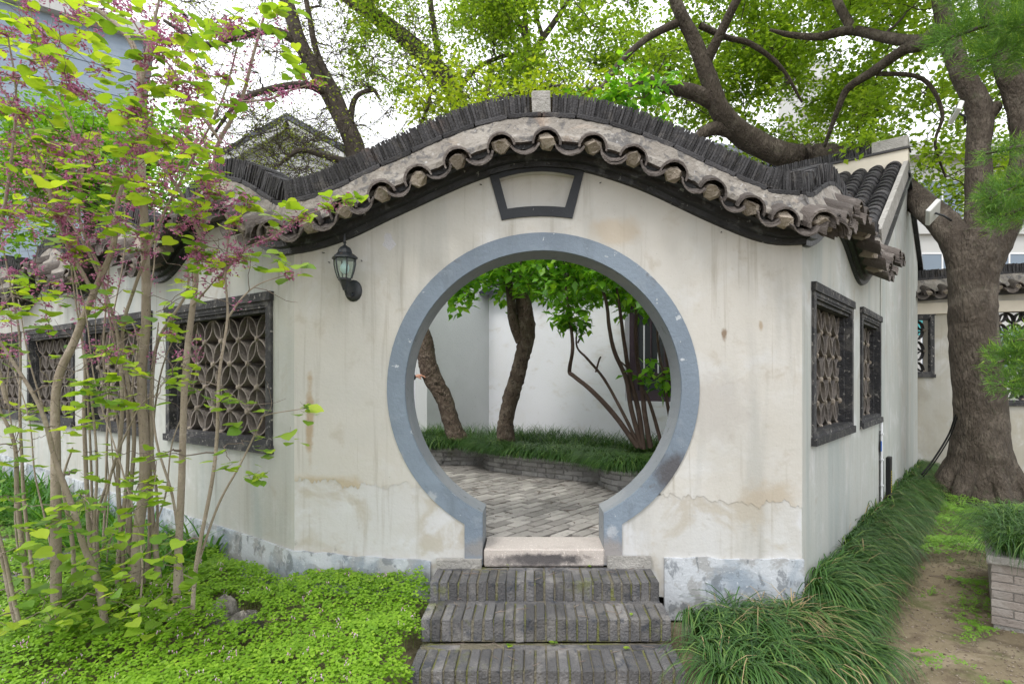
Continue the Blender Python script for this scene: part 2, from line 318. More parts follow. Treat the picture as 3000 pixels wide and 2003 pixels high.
M['farwall'] = mat('far_wall', (.50, .505, .50), .9, [(1.2, 5, .48, .66, (.50, .50, .49), .6)])
M['farcream'] = mat('far_cream', (.60, .55, .46), .9, [(1.5, 5, .48, .66, (.5, .46, .38), .5)])
M['farroof'] = mat('far_roof', (.085, .092, .11), .8, [(3, 6, .48, .66, (.14, .15, .17), .7)], .3, 20)
M['farblue'] = mat('far_cladding', (.27, .335, .42), .6, [(1.0, 5, .46, .66, (.34, .40, .48), .7), (6, 4, .55, .7, (.22, .28, .36), .5, (.3, .3, 2))])
M['farglass'] = mat('far_glass', (.17, .22, .28), .15, spec=.5)
M['teal'] = mat('far_teal', (.08, .38, .40), .5)
M['skin'] = mat('skin', (.55, .29, .20), .55)
M['cloth'] = mat('navy_cloth', (.012, .018, .035), .9)
M['trouser'] = mat('grey_cloth', (.05, .05, .055), .9)
M['hair'] = mat('dark_hair', (.015, .012, .010), .6)
# ------------------------------------------------------------------ ground
def gz(x, y):
    """height of the soil"""
    l = np.clip((-x-.42)/.4, 0, 1)*np.clip((y-2.4)/1.6, 0, 1)
    return .19*l*l*(3-2*l)+.012*np.sin(x*3.1+y*1.7)+.012*np.sin(y*4.3-x*2.2)
xs = np.concatenate([[-220, -120, -60, -30, -15], np.linspace(-9, 9, 91), [15, 30, 60, 120, 220]])
ys = np.concatenate([[-220, -120, -50, -20, -6], np.linspace(-2, 14, 81), [20, 35, 60, 120, 300]])
gx, gy = np.meshgrid(xs, ys)
V = np.stack([gx, gy, gz(gx, gy)-.02], -1).reshape(-1, 3)
nx, ny = len(xs), len(ys); i, j = np.meshgrid(np.arange(nx-1), np.arange(ny-1)); a = (j*nx+i).ravel()
tag(put('ground', npmesh('ground', V, np.stack([a, a+1, a+nx+1, a+nx], -1), M['soil'], True)), 'bare brown garden soil with sparse moss', kind='structure')

# ------------------------------------------------------------------ wall and cap builders
class Path:
    """a straight wall face: corner o, direction u, outward normal n; e0/e1 = tan of half the corner turn at either end"""
    def __init__(s, o, u, L, e0=0, e1=0):
        s.o = Vector((*o, 0)); s.u = Vector((*u, 0)).normalized(); s.L = L; s.e0 = e0; s.e1 = e1
        s.n = Vector((s.u.y, -s.u.x, 0))
        if s.n.y > 0 and abs(s.n.y) > .05: s.n = -s.n
    def at(s, a, z, d=0): return s.o+s.u*a+s.n*d+Vector((0, 0, z))
    def mit(s, a, d):
        t = a/s.L
        return a-(1-t)*s.e0*d+t*s.e1*d
def sheet(path, outer, holes, d, back, mat_, name, parent, edge_holes=True):
    """a slab of wall: outline and holes in (along, height), front at d, back at d-back"""
    loops = [outer]+list(holes)
    flat = [p for l in loops for p in l]
    tri = geometry.tessellate_polygon([[Vector((p[0], p[1], 0)) for p in l] for l in loops])
    n = len(flat); vs = [path.at(p[0], p[1], d) for p in flat]+[path.at(p[0], p[1], d-back) for p in flat]
    fs = [tuple(t) for t in tri]+[tuple(n+i for i in reversed(t)) for t in tri]
    k = 0
    for li, l in enumerate(loops):
        m = len(l)
        if li == 0 or edge_holes:
            fs += [(k+i, k+(i+1) % m, n+k+(i+1) % m, n+k+i) for i in range(m)]
        k += m
    mb = MB(); mb.v = [tuple(v) for v in vs]; mb.f = fs
    return mb.build(name, mat_, parent)
class Curve:
    """eave line along a wall: height of the moulding's lower edge, with slope"""
    def __init__(s, pts):
        a = np.array([p[0] for p in pts]); z = np.array([p[1] for p in pts]); s.a = np.linspace(a[0], a[-1], 900); zz = np.interp(s.a, a, z)
        w = max(3, int(.20/(s.a[1]-s.a[0]))); k = np.hanning(2*w+1); k /= k.sum()
        ext = np.concatenate([2*zz[0]-zz[w:0:-1], zz, 2*zz[-1]-zz[-2:-w-2:-1]]); s.z = np.convolve(ext, k, 'valid')
        s.m = np.gradient(s.z, s.a)
    def __call__(s, a): return float(np.interp(a, s.a, s.z))
    def slope(s, a): return float(np.interp(a, s.a, s.m))
def lf(path, cv, a, h, d):
    """point at distance a, h above the eave square to its slope, d out"""
    m = cv.slope(a); c = 1/math.sqrt(1+m*m); si = m*c
    return path.at(path.mit(a, d)-h*si, cv(a)+h*c, d)
def sweep(path, cv, prof, a0, a1, n, name, mat_, parent, closed=True, smooth=False, jit=0):
    mb = MB(); k = len(prof); vs = []
    for i in range(n+1):
        a = a0+(a1-a0)*i/n
        for (d, h) in prof: vs.append(lf(path, cv, a, h+random.uniform(-jit, jit), d+random.uniform(-jit, jit)))
    fs = [(i*k+j, i*k+(j+1) % k, (i+1)*k+(j+1) % k, (i+1)*k+j) for i in range(n) for j in range(k if closed else k-1)]
    if closed: fs += [tuple(range(k)), tuple(reversed(range(n*k, n*k+k)))]
    return mb.add(vs, fs).build(name, mat_, parent, smooth)
# shared tile meshes: local X along the wall, Y outward, Z up
def arc_tile(name, r, t, a0, a1, y0, y1, drop, mat_, n=11, wav=.0022):
    mb = MB(); vs = []
    for (yy, dz) in ((y0, 0), (y1, -drop)):
        for rr in (r, r-t):
            for i in range(n):
                a = a0+(a1-a0)*i/(n-1); w = random.uniform(-wav, wav)
                vs.append((math.cos(a)*(rr+w), yy+random.uniform(-wav, wav), math.sin(a)*(rr+w)+dz))
    fs = []
    for i in range(n-1):
        fs += [(i, i+1, 2*n+i+1, 2*n+i), (n+i, 3*n+i, 3*n+i+1, n+i+1), (2*n+i, 2*n+i+1, 3*n+i+1, 3*n+i), (i, n+i, n+i+1, i+1)]
    fs += [(0, 2*n, 3*n, n), (n-1, 2*n-1, 4*n-1, 3*n-1)]
    return mb.add(vs, fs).mesh(name, mat_)
COVER = [arc_tile('cover_tile', .099, .014, math.radians(-8), math.radians(188), -.12, .075, .095, M['tile_edge']) for _ in range(4)]
PAN = []
for _ in range(3):
    PAN.append(arc_tile('pan_tile', .108, .011, math.radians(205), math.radians(335), -.10, .105, .105, M['tile_edge']))
def plug_mesh():
    mb = MB(); vs = []
    for (yy, s) in ((-.06, 1.0), (.040, 1.0), (.072, .78)):
        for (x, z) in ((-.070, .010), (-.052, .052), (.0, .071), (.052, .052), (.070, .010), (.024, -.044), (-.024, -.044)):
            vs.append((x*s*.9+random.uniform(-.012, .012), yy-.022+random.uniform(-.014, .014)-(.02 if z < 0 else 0), z*s*.92+random.uniform(-.010, .008)))
    fs = [tuple(range(14, 21))]+[(k*7+i, k*7+(i+1) % 7, k*7+7+(i+1) % 7, k*7+7+i) for k in range(2) for i in range(7)]
    return mb.add(vs, fs).mesh('mortar_plug', M['plug'])
PLUG = [plug_mesh() for _ in range(6)]
def ridge_tile_mesh():
    mb = MB(); vs = []
    w = .0090
    for z in (0, .07, .142):
        for (x, y) in ((-w, .0), (w, .0), (w, -.21), (-w, -.21)):
            vs.append((x+random.uniform(-.0012, .0012), y+random.uniform(-.005, .004), z+(random.uniform(-.005, .004) if z > .1 else 0)))
    fs = [(8, 9, 10, 11)]+[(k*4+i, k*4+(i+1) % 4, k*4+4+(i+1) % 4, k*4+4+i) for k in range(2) for i in range(4)]
    return mb.add(vs, fs).mesh('ridge_tile', M['tile'])
RIDGE = [ridge_tile_mesh() for _ in range(8)]
def strip_mesh(L):
    mb = MB(); mb.bev((-L/2+.003, -.2, 0), (L/2-.003, .035, .034), .006, j=.0015); return mb.mesh('ridge_brick', M['tile'])
STRIP = [strip_mesh(.235) for _ in range(3)]
def local(path, cv, a, h, d):
    m = cv.slope(a); c = 1/math.sqrt(1+m*m)
    ex = path.u*c+Vector((0, 0, m*c)); ez = -path.u*(m*c)+Vector((0, 0, c)); ey = path.n
    return frame(lf(path, cv, a, h, d), ex, ey, ez)
def rz(a): return Matrix.Rotation(a, 4, 'Z')
def rx(a): return Matrix.Rotation(a, 4, 'X')
def ry(a): return Matrix.Rotation(a, 4, 'Y')
def cap(path, cv, a0, a1, parent, tiles, nmax=300, gap=None, n=48, back=.30):
    """the roofed top of a garden wall: moulding, mortar slope, tile ends, ridge of upright tiles"""
    sweep(path, cv, [(-.02, -.01), (.030, 0), (.034, .035), (.062, .045), (.070, .085), (.105, .098), (.112, .135), (-.02, .135)], a0, a1, n, 'eave_moulding', M['mould'], parent, smooth=False)
    sweep(path, cv, [(-.02, .128), (.15, .13), (.145, .165), (.085, .215), (.045, .30), (.03, .346), (-.19, .346), (-.25, .2), (-back-.14, .13)], a0, a1, n*2, 'mortar_band', M['mortar'], parent, jit=.004)
    sweep(path, cv, [(-back-.12, -.01), (-back+.01, -.01), (-back+.01, .13), (-back-.12, .13)], a0, a1, n, 'rear_moulding', M['mould'], parent)
    L = a1-a0
    for i, a in enumerate(tiles):
        T = local(path, cv, a, .172, .165)
        jj = Matrix.Translation((random.uniform(-.006, .006), random.uniform(-.012, .012), random.uniform(-.005, .005))) @ rz(random.uniform(-.07, .07)) @ ry(random.uniform(-.06, .06))
        c = put('cover_tile', COVER[i % 4], parent, T @ jj)
        put('mortar_plug', PLUG[i % 6], c, T @ jj @ Matrix.Translation((0, 0, -.072)) @ rx(-.42))
        if i+1 < len(tiles):
            b = .5*(a+tiles[i+1]); w = (tiles[i+1]-a)
            T = local(path, cv, b, .205, .17) @ Matrix.Scale(w/.27, 4, (1, 0, 0)) @ rx(random.uniform(-.04, .04)) @ ry(random.uniform(-.05, .05))
            put('pan_tile', PAN[i % 3], parent, T)
            if random.random() < .4: put('pan_tile', PAN[(i+1) % 3], parent, local(path, cv, b, .225, .15) @ Matrix.Scale(w/.275, 4, (1, 0, 0)))
    def along(h):
        aa = np.linspace(a0, a1, 800); q = np.array([lf(path, cv, x, h, 0) for x in aa]); return aa, np.concatenate([[0], np.cumsum(np.linalg.norm(np.diff(q, axis=0), axis=1))])
    aa, ds = along(.36); k = max(1, round(ds[-1]/.24))
    for i in range(k):
        a = float(np.interp((i+.5)*ds[-1]/k, ds, aa))
        put('ridge_brick', STRIP[i % 3], parent, local(path, cv, a, .346, .0) @ Matrix.Scale(ds[-1]/k/.236, 4, (1, 0, 0)) @ ry(random.uniform(-.008, .008)))
    # ridge tiles, arc-length spaced
    aa, ds = along(.43)
    sweep(path, cv, [(-.004, .378), (-.004, .505), (-.18, .505), (-.18, .378)], a0, a1, n, 'ridge_core', M['darksoil'], parent)
    m = int(ds[-1]/.0200); rest = MB(); cnt = 0
    for i in range(m):
        a = float(np.interp((i+.5)*ds[-1]/m, ds, aa))
        if gap and gap[0] < a < gap[1]: continue
        h = .379+random.gauss(0, .003)
        Tm = local(path, cv, a, h, .012) @ Matrix.Translation((0, random.gauss(0, .0045), 0)) @ ry(random.gauss(0, .012)) @ rz(random.gauss(0, .025)) @ Matrix.Scale(random.uniform(.97, 1.02), 4, (0, 0, 1))
        me = RIDGE[random.randrange(8)]
        if cnt < nmax: put('ridge_tile', me, parent, Tm)
        else: rest.add([Tm @ v.co for v in me.vertices], [tuple(p.vertices) for p in me.polygons])
        cnt += 1
    if rest.v: tag(rest.build('ridge_tiles_beyond', M['tile'], parent), kind='stuff')
def arcs_tile_mesh(dx, dz, bulge, dep, mat_, t=.013, n=7):
    """one curved tile from (0,0) to (dx,dz), bowed sideways, dep deep (along -Y)"""
    mb = MB(); L = math.hypot(dx, dz); ex, ez = dx/L, dz/L; nx_, nz_ = -ez, ex; vs = []
    for yy in (0, -dep):
        for off in (0, t):
            for i in range(n):
                u = i/(n-1); b = bulge*4*u*(1-u)-off*(1 if bulge > 0 else -1)
                vs.append((ex*L*u+nx_*b, yy, ez*L*u+nz_*b))
    fs = []
    for i in range(n-1):
        fs += [(i, i+1, n+i+1, n+i), (2*n+i, 3*n+i, 3*n+i+1, 2*n+i+1), (i, 2*n+i, 2*n+i+1, i+1), (n+i, n+i+1, 3*n+i+1, 3*n+i)]
    fs += [(0, n, 3*n, 2*n), (n-1, 3*n-1, 4*n-1, 2*n-1)]
    return mb.add(vs, fs).mesh('lattice_tile', mat_)
def knob_mesh():
    mb = MB(); mb.lathe([(.012, -.03), (.026, -.02), (.028, .0), (.02, .016), (.006, .02)], 7, rx(-math.pi/2)); return mb.mesh('mortar_knob', M['plug'])
KNOB = knob_mesh()
LAT = {}
def window(path, a0, a1, z0, z1, parent, hx=.14, hz=.187, joined=False, backing=True, deep=.17, set_=.085, jambs=True, lat=M['lattice']):
    """framed opening with a lattice of curved tiles; a0..a1 along, z0..z1 high"""
    w = .07
    mb = MB()
    def bar(x0, x1, y0, y1, q0, q1, m): m.box((x0, q0, y0), (x1, q1, y1), Matrix(), j=.002)
    T = frame(path.at(0, 0, 0), path.u, path.n, Vector((0, 0, 1)))
    f = MB(); oo = [(a0, z0-.02), (a1, z0-.02), (a1, z1+.01), (a0, z1+.01)]; ii = [(a0+w, z0+.03), (a1-w, z0+.03), (a1-w, z1-.08), (a0+w, z1-.08)]
    f.add([(x, y, z) for y in (.02, -.05) for l in (oo, ii) for x, z in l], [(k, (k+1) % 4, 4+(k+1) % 4, 4+k) for k in range(4)]+[(8+k, 12+k, 12+(k+1) % 4, 8+(k+1) % 4) for k in range(4)]+[(4+k, 4+(k+1) % 4, 12+(k+1) % 4, 12+k) for k in range(4)]+[(k, 8+k, 8+(k+1) % 4, (k+1) % 4) for k in range(4)])
    win = put('window', f.mesh('window', M['wframe']), parent, T)
    f = MB(); bar(a0-.01, a1+.01, z1-.05, z1+.015, -.05, .035, f); bar(a0+w, a1-w, z1-.10, z1-.05, -.06, .012, f); bar(a0+w, a1-w, z1-.13, z1-.10, -.08, -.008, f)
    put('lintel', f.mesh('lintel', M['wframe']), win, T)
    f = MB(); bar(a0-.01, a1+.01, z0-.05, z0+.01, -.05, .04, f); bar(a0+w, a1-w, z0+.01, z0+.05, -.08, .015, f)
    put('sill', f.mesh('sill', M['wframe']), win, T)
    if jambs:
        bl = .075; nb = int((z1-z0-.14)/bl)
        for sx in (0, 1):
            jb = MB()
            for i in range(nb):
                x0 = a0+w-.002 if sx == 0 else a1-w-.028; jb.box((x0, -.25, z0+.05+i*bl+.004), (x0+.03, -.045, z0+.05+(i+1)*bl), j=.003)
            put('jamb', jb.mesh('jamb', M['wframe']), win, T)
    if backing:
        bk = MB(); bk.box((a0-.005, -.275, z0-.01), (a1+.005, -.262, z1)); put('backing', bk.mesh('backing', M['cement']), win, T)
    ia, ib, iz0, iz1 = a0+w+.02, a1-w-.02, z0+.05, z1-.12
    nxh = max(2, round((ib-ia)/hx)); nzh = max(2, round((iz1-iz0)/hz)); hx = (ib-ia)/nxh; hz = (iz1-iz0)/nzh
    key = (round(hx, 3), round(hz, 3), deep, lat.name)
    if key not in LAT: LAT[key] = [arcs_tile_mesh(sx*hx, hz, b, deep, lat) for sx in (1, -1) for b in (.24*math.hypot(hx, hz), -.24*math.hypot(hx, hz))]
    ms = LAT[key]; J = MB()
    for r in range(nzh):
        for c in range(nxh+1):
            if (r+c) % 2: continue
            x = ia+c*hx; z = iz0+r*hz
            B = T @ Matrix.Translation((x, -set_, z))
            for q, sx in ((0, 1), (1, 1), (2, -1), (3, -1)):
                if not (0 <= c+sx <= nxh): continue
                if joined: J.add([B @ v.co for v in ms[q].vertices], [tuple(p.vertices) for p in ms[q].polygons])
                else: put('lattice_tile', ms[q], win, B @ ry(random.gauss(0, .02)) @ Matrix.Translation((0, random.gauss(0, .004), 0)))
            if not joined: put('mortar_knob', KNOB, win, B @ Matrix.Scale(random.uniform(.8, 1.15), 4))
    # the other diagonal set closes the fish-scale rows
    if joined: tag(put('lattice', J.mesh('lattice', lat), win), kind='stuff')
    return win

# ------------------------------------------------------------------ the moon-gate wall (front face)
YW, TH = 4.02, .30
GX, GZ, RO, RI = .076, 1.630, 1.107, .981
front = Path((-1.69, YW), (1, 0), 3.603, math.tan(math.radians(17.5)), math.tan(math.radians(25)))
ox = -1.69
eave = [(838, 740), (898, 731), (966, 710), (1026, 688), (1111, 646), (1196, 608), (1281, 569), (1366, 533), (1430, 510), (1500, 492), (1575, 486), (1650, 489), (1717, 498), (1817, 528), (1909, 562), (2011, 610), (2113, 656), (2215, 697), (2292, 715), (2370, 712)]
ev = []
for (px, py) in eave:
    p = P(px, py, 3.985); ev.append((p.x-ox, p.z))
ev = catmull(ev, 6); ev[:, 0] = (ev[:, 0]-ev[0, 0])/(ev[-1, 0]-ev[0, 0])*3.603
cvF = Curve(ev)
gate = thing('moon_gate_wall', 'cream garden wall with round blue-grey moon gate and arched black tiled cap', 'gate wall', (GX, YW+.15, .3))
def circ(r, half, z_leg, n=72):
    """keyhole outline in wall coordinates: circle with straight legs, bottom-left round to bottom-right"""
    a0 = math.asin(half/r); out = [(GX-half-ox, z_leg)]
    for i in range(n+1):
        a = -math.pi/2-a0-(2*math.pi-2*a0)*i/n; out.append((GX+r*math.cos(a)-ox, GZ+r*math.sin(a)))
    out.append((GX+half-ox, z_leg)); return out
outer_k = circ(RO-.004, .555, .20); inner_k = circ(RI, .43, .20)
top = [(a, cvF(a)+.10) for a in np.linspace(3.603, 0, 60)]
# plaque recess
def W2(px, py): p = P(px, py, YW); return (p.x-ox, p.z)
def arcside(p, q, sag, n=8): return [(p[0]+(q[0]-p[0])*t, p[1]+(q[1]-p[1])*t+sag*4*t*(1-t)) for t in np.linspace(0, 1, n)]
pin = arcside(W2(1463, 524), W2(1683, 516), .040)+arcside(W2(1655, 609), W2(1487, 613), .014)
pout = arcside(W2(1428, 494), W2(1716, 484), .03)+arcside(W2(1677, 641), W2(1470, 646), .022)
core = [(0, .0)]+outer_k+[(3.603, .0)]+top
sheet(front, core, [list(reversed(pin))], -.002, TH-.01, M['plaster_low'], 'wall_core', gate)
def ragged(p, q, n, amp):
    out = []
    for t in np.linspace(0, 1, n):
        out.append((p[0]+(q[0]-p[0])*t, p[1]+(q[1]-p[1])*t+amp*(math.sin(t*9)*.6+math.sin(t*23+1)*.5+math.sin(t*57+2)*.35+random.gauss(0, .42))))
    out[0] = p; out[-1] = q; return out
kl = [p for p in outer_k if p[1] > .90 and p[0] < GX-ox]; kr = [p for p in outer_k if p[1] > .86 and p[0] >= GX-ox]
skin = ragged((0, .98), kl[0], 70, .026)+kl[1:]+kr[:-1]+ragged(kr[-1], (3.603, .795), 66, .024)+top
peel = [W2(*p) for p in ((1131, 682), (1145, 684), (1150, 700), (1162, 716), (1150, 727), (1142, 735), (1134, 728), (1120, 718), (1127, 703), (1125, 691))]
skp = sheet(front, skin, [list(reversed(pin)), list(reversed(peel))], .0015, .0032, M['plaster'], 'plaster_coat', gate)
pp = MB(); pp.box((W2(1110, 0)[0], 0, W2(0, 745)[1]), (W2(1175, 0)[0], .0015, W2(0, 675)[1])); put('bare_patch', pp.mesh('bare_patch', M['patch']), gate, frame(front.at(0, 0, -.0019), front.u, front.n, Vector((0, 0, 1))))
sheet(front, pin, [], -.052, .06, M['plaster'], 'plaque_panel', gate)
sheet(front, pout, [list(reversed(pin))], .014, .012, M['blackpaint'], 'plaque_frame', gate)
# moon gate surround
rg = sheet(front, outer_k, [], .012, .05, M['ring'], 'tmp', gate) if False else None
ko, ki = circ(RO, .557, .385), circ(RI, .43, .385)
mb = MB(); n = len(ko)
def fr(p, d): return front.at(p[0], p[1], d)
vs = [fr(p, .010) for p in ko]+[fr(p, .010) for p in ki]+[fr(p, -.01) for p in ko]+[fr(p, -.02) for p in ki]
fs = [(i, i+1, n+i+1, n+i) for i in range(n-1)]+[(2*n+i, 2*n+i+1, i+1, i) for i in range(n-1)]+[(n+i, n+i+1, 3*n+i+1, 3*n+i) for i in range(n-1)]
gs = mb.add(vs, fs).build('gate_surround', M['ring'], gate)
mb = MB(); vs = [fr(p, -.0205) for p in ki]+[fr(p, -TH) for p in ki]+[fr(p, -TH) for p in ko]
fs = [(i, i+1, n+i+1, n+i) for i in range(n-1)]+[(n+i, n+i+1, 2*n+i+1, 2*n+i) for i in range(n-1)]
mb.add(vs, fs).build('gate_reveal', M['reveal'], gs)
# plinth with a raised lip either side of the steps
def plinthpiece(a0, a1, z0a, z0b, name):
    o = [(a0, 0), (a1, 0)]+list(reversed(ragged((a0, z0a), (a1, z0b), 14, .006)))
    return sheet(front, o, [], .02, .03, M['plinth'], name, gate)
plinthpiece(-.006, W2(1262, 0)[0], .485, .41, 'plinth'); plinthpiece(W2(1945, 0)[0], 3.61, .438, .425, 'plinth')
tl = [W2(px, 0)[0] for px in (817, 928, 1038, 1141, 1247, 1358, 1475, 1594, 1717, 1829, 1939, 2049, 2159, 2261, 2375)]
tl = [(t-.0)*1.0 for t in tl]; tl = [min(3.58, max(.02, GX-ox+(t-(GX-ox))*.945)) for t in tl]
kg = (W2(1558, 0)[0], W2(1614, 0)[0])
cap(front, cvF, 0, 3.603, gate, tl, gap=(kg[0], kg[1]), n=60)
kb = MB(); kb.bev((-.066, -.2, 0), (.066, .03, .155), .008, j=.003)
kb.build('ridge_block', M['cement'], gate, mtx=local(front, cvF, .5*(kg[0]+kg[1]), .378, .0))

# ------------------------------------------------------------------ left wall: four arched bays with lattice windows
uL = (-math.cos(math.radians(35)), math.sin(math.radians(35)))
LL = 8.6
left = Path((-1.69, YW), uL, LL, math.tan(math.radians(17.5)), 0)
PITCH = 2.05
zl = [(a, 2.585+.185*(1-math.cos(2*math.pi*((a-.06)/PITCH)))*(1-.0*a)) for a in np.linspace(0, LL, 220)]
cvL = Curve(zl)
lw = thing('lattice_window_wall', 'pale wall receding behind the flowering shrub with lattice windows and waved tile cap', 'garden wall', (-1.69-.819*3, YW+.574*3, .3))
wins = [(.27+PITCH*k, .27+PITCH*k+1.72) for k in range(4)]
WZ0, WZ1 = 1.20, 2.33
hol = [[(a, WZ0), (a, WZ1), (b, WZ1), (b, WZ0)] for a, b in wins]
sheet(left, [(0, 0), (LL, 0)]+[(a, cvL(a)+.10) for a in np.linspace(LL, 0, 160)], hol, 0, TH, M['plaster_side'], 'wall_body', lw)
sheet(left, [(-.006, 0), (LL, 0)]+list(reversed(ragged((-.006, .485), (LL, .62), 40, .008))), [], .02, .03, M['plinth'], 'plinth', lw)
for k, (a, b) in enumerate(wins): window(left, a, b, WZ0, WZ1, lw, joined=k > 1)
cap(left, cvL, 0, LL, lw, list(np.arange(.10, LL, .262)), nmax=220, n=120)

# ------------------------------------------------------------------ right side wall: one and a half bays
uR = Vector((.635, .773)).normalized()
LR = 3.42
right = Path((1.913, YW), uR, LR, math.tan(math.radians(25)), 0)
zr = [(a, 2.645+.16*(1-math.cos(2*math.pi*(a/2.15)))) for a in np.linspace(0, LR, 120)]
cvR = Curve(zr)
rw = thing('side_wall', 'weathered grey side wall with two narrow-looking lattice windows beside the hedge grass', 'garden wall', (1.913+.635*1.5, YW+.773*1.5, .1))
winR = [(.26, 1.75), (2.18, 3.40)]
RZ0, RZ1 = 1.25, 2.41
hol = [[(a, RZ0), (a, RZ1), (b, RZ1), (b, RZ0)] for a, b in winR]
sheet(right, [(0, 0), (LR+.02, 0)]+[(a, cvR(a)+.10) for a in np.linspace(LR+.02, 0, 80)], hol, 0, TH, M['plaster_side'], 'wall_body', rw)
for k, (a, b) in enumerate(winR): window(right, a, b, RZ0, RZ1, rw)
cap(right, cvR, 0, LR, rw, list(np.arange(.08, LR, .27)), n=60)
# weathered tiles stacked at the corner, fanned round it
for i in range(7):
    an = (i-3)*.13; c = Vector((1.913+.10, YW-.13, 2.60+.075*1.0))
    base = frame(c+Vector((.05*math.sin(an)*2, 0, .012*(i % 3)+.10)), Vector((math.cos(-.44+an), -math.sin(.44-an)*-1, 0)).normalized(), Vector((math.sin(.44-an), -math.cos(.44-an), 0)), Vector((0, 0, 1)))
    put('cover_tile', COVER[i % 4], rw, base @ rx(-.10))

# ------------------------------------------------------------------ the hall behind: gable end in line with the side wall
s0, s1, sa = 3.42, 7.35, 5.75
EZ, AZ = 3.50, 4.92
hall = thing('tiled_hall', 'white hall with grey tiled gable roof behind the right end of the garden wall', 'building', (1.913+.635*5.4, YW+.773*5.4, 0))
gp = Path((1.913, YW), uR, 9)
sheet(gp, [(s0, 0), (s1, 0), (s1, EZ+.25), (sa, AZ-.05), (s0, EZ-.05)], [], .012, .28, M['plaster_side'], 'gable_wall', hall)
nI = -gp.n                                        # into the hall
hp = Path((gp.at(s0, 0).x, gp.at(s0, 0).y), (nI.x, nI.y), 7.2)
hp.n = -gp.u                                      # the long face looks into the courtyard
HW = 6.35
wo0, wo1 = 2.10, 3.42
sheet(hp, [(.02, 0), (HW, 0), (HW, EZ), (.02, EZ)], [[(wo0, 1.36), (wo0, 3.0), (wo1, 3.0), (wo1, 1.36)]], 0, .28, M['plaster_plain'], 'court_wall', hall)
T = frame(hp.at(0, 0, 0), hp.u, hp.n, Vector((0, 0, 1)))
f = MB()
for b in ((wo0, wo0+.07, 1.36, 3.0), (wo1-.07, wo1, 1.36, 3.0), (wo0+.07, wo1-.07, 1.36, 1.43), (wo0+.07, wo1-.07, 2.93, 3.0)): f.box((b[0], -.2, b[2]), (b[1], -.14, b[3]))
wnd = put('window', f.mesh('window', M['sash']), hall, T)
for k in range(2):
    w0 = wo0+.07+k*.595; f = MB(); s_ = .585
    for b in ((w0, w0+.07, 1.43, 2.93), (w0+s_-.07, w0+s_, 1.43, 2.93), (w0+.07, w0+s_-.07, 1.43, 1.52), (w0+.07, w0+s_-.07, 1.74, 1.79), (w0+.07, w0+s_-.07, 2.84, 2.93)): f.box((b[0], -.185, b[2]), (b[1], -.145, b[3]))
    f.box((w0+s_/2-.012, -.18, 1.79), (w0+s_/2+.012, -.155, 2.84)); put('sash', f.mesh('sash', M['sash']), wnd, T)
    for x in (w0+.16, w0+.40):
        g = MB(); g.box((x, -.172, 1.79), (x+.02, -.158, 2.84)); put('mullion', g.mesh('mullion', M['whitepvc']), wnd, T)
f = MB(); f.box((wo0, -.19, 1.40), (wo1, -.178, 2.96)); put('pane', f.mesh('pane', M['pane']), wnd, T)
# roof: two slopes, cover rows of overlapping tiles, ridge
slope = math.atan2(AZ-EZ, sa-s0); run = math.hypot(AZ-EZ, sa-s0)
def roofpt(t, k, up=0): return gp.at(s0+(sa-s0)*t, EZ+(AZ-EZ)*t+up, 0)+nI*k
RWD = 6.4
rb = MB()
es = gp.u*math.cos(slope)+Vector((0, 0, math.sin(slope))); en = Vector((0, 0, 1))*math.cos(slope)-gp.u*math.sin(slope)
for (o, e1, e2) in ((roofpt(-.12, -.03), es, en),):
    Tm = frame(o, nI, e1, e2); rb.box((0, 0, -.10), (RWD, run*1.12, -.02), Tm)
es2 = -gp.u*math.cos(slope)+Vector((0, 0, math.sin(slope))); en2 = Vector((0, 0, 1))*math.cos(slope)+gp.u*math.sin(slope)
apex = gp.at(sa, AZ, 0)
Tm = frame(apex-es2*2.35+nI*-.03, nI, es2, en2); rb.box((0, 0, -.10), (RWD, 2.35, -.02), Tm)
roof = rb.build('roof', M['farroof'], hall)
ROOFT = arc_tile('roof_tile', .104, .02, math.radians(8), math.radians(172), -.11, .11, -.0, M['tile'], n=9)
for k in range(9):
    for i in range(19):
        t = -.10+i*(1.04/18)
        o = roofpt(t, .13+k*.222, .0)
        Tm = frame(o+en*(-.012), nI, -es, en) @ rx(.15) @ rz(random.gauss(0, .04)) @ Matrix.Scale(random.uniform(.95, 1.05), 4)
        if k < 9: put('roof_tile', ROOFT, roof, Tm)
    if k < 9: put('roof_tile', PAN[k % 3], roof, frame(roofpt(-.13, .24+k*.222)+en*.06, nI, -es, en))
# verge boards
for (o, e, L_, nm) in ((roofpt(-.10, -.05), es, run*1.10, 'verge'), (apex-es2*2.45+nI*-.05, es2, 2.45, 'verge')):
    v = MB(); en_ = en if e is es else en2
    v.box((-.0, 0, -.17), (.06, L_, .05), frame(o, nI, e, en_)); put('verge', v.mesh('verge', M['cement'] if e is es else M['mould']), hall)
    v = MB(); v.box((-.03, 0, -.22), (.03, L_, -.171), frame(o, nI, e, en_)); put('verge_moulding', v.mesh('verge_moulding', M['mould']), hall)
# ridge: cream wall, strip and upright tiles
Tr = frame(apex+Vector((0, 0, -.05)), nI, gp.n.cross(Vector((0, 0, 1))), Vector((0, 0, 1)))
v = MB(); v.box((-.05, -.09, 0), (RWD-.1, .09, .23), Tr); v.build('ridge_wall', M['farcream'], hall)
v = MB(); v.box((-.07, -.115, .231), (RWD-.1, .115, .262), Tr); v.build('ridge_strip', M['tile'], hall)
v = MB(); v.bev((-.05, -.10, .263), (.42, .10, .43), .01, Tr); v.build('ridge_block', M['cement'], hall)
for i in range(130):
    put('ridge_tile', RIDGE[i % 8], hall, Tr @ Matrix.Translation((.44+i*.0215, .10, .262)) @ ry(random.gauss(.10, .05)))
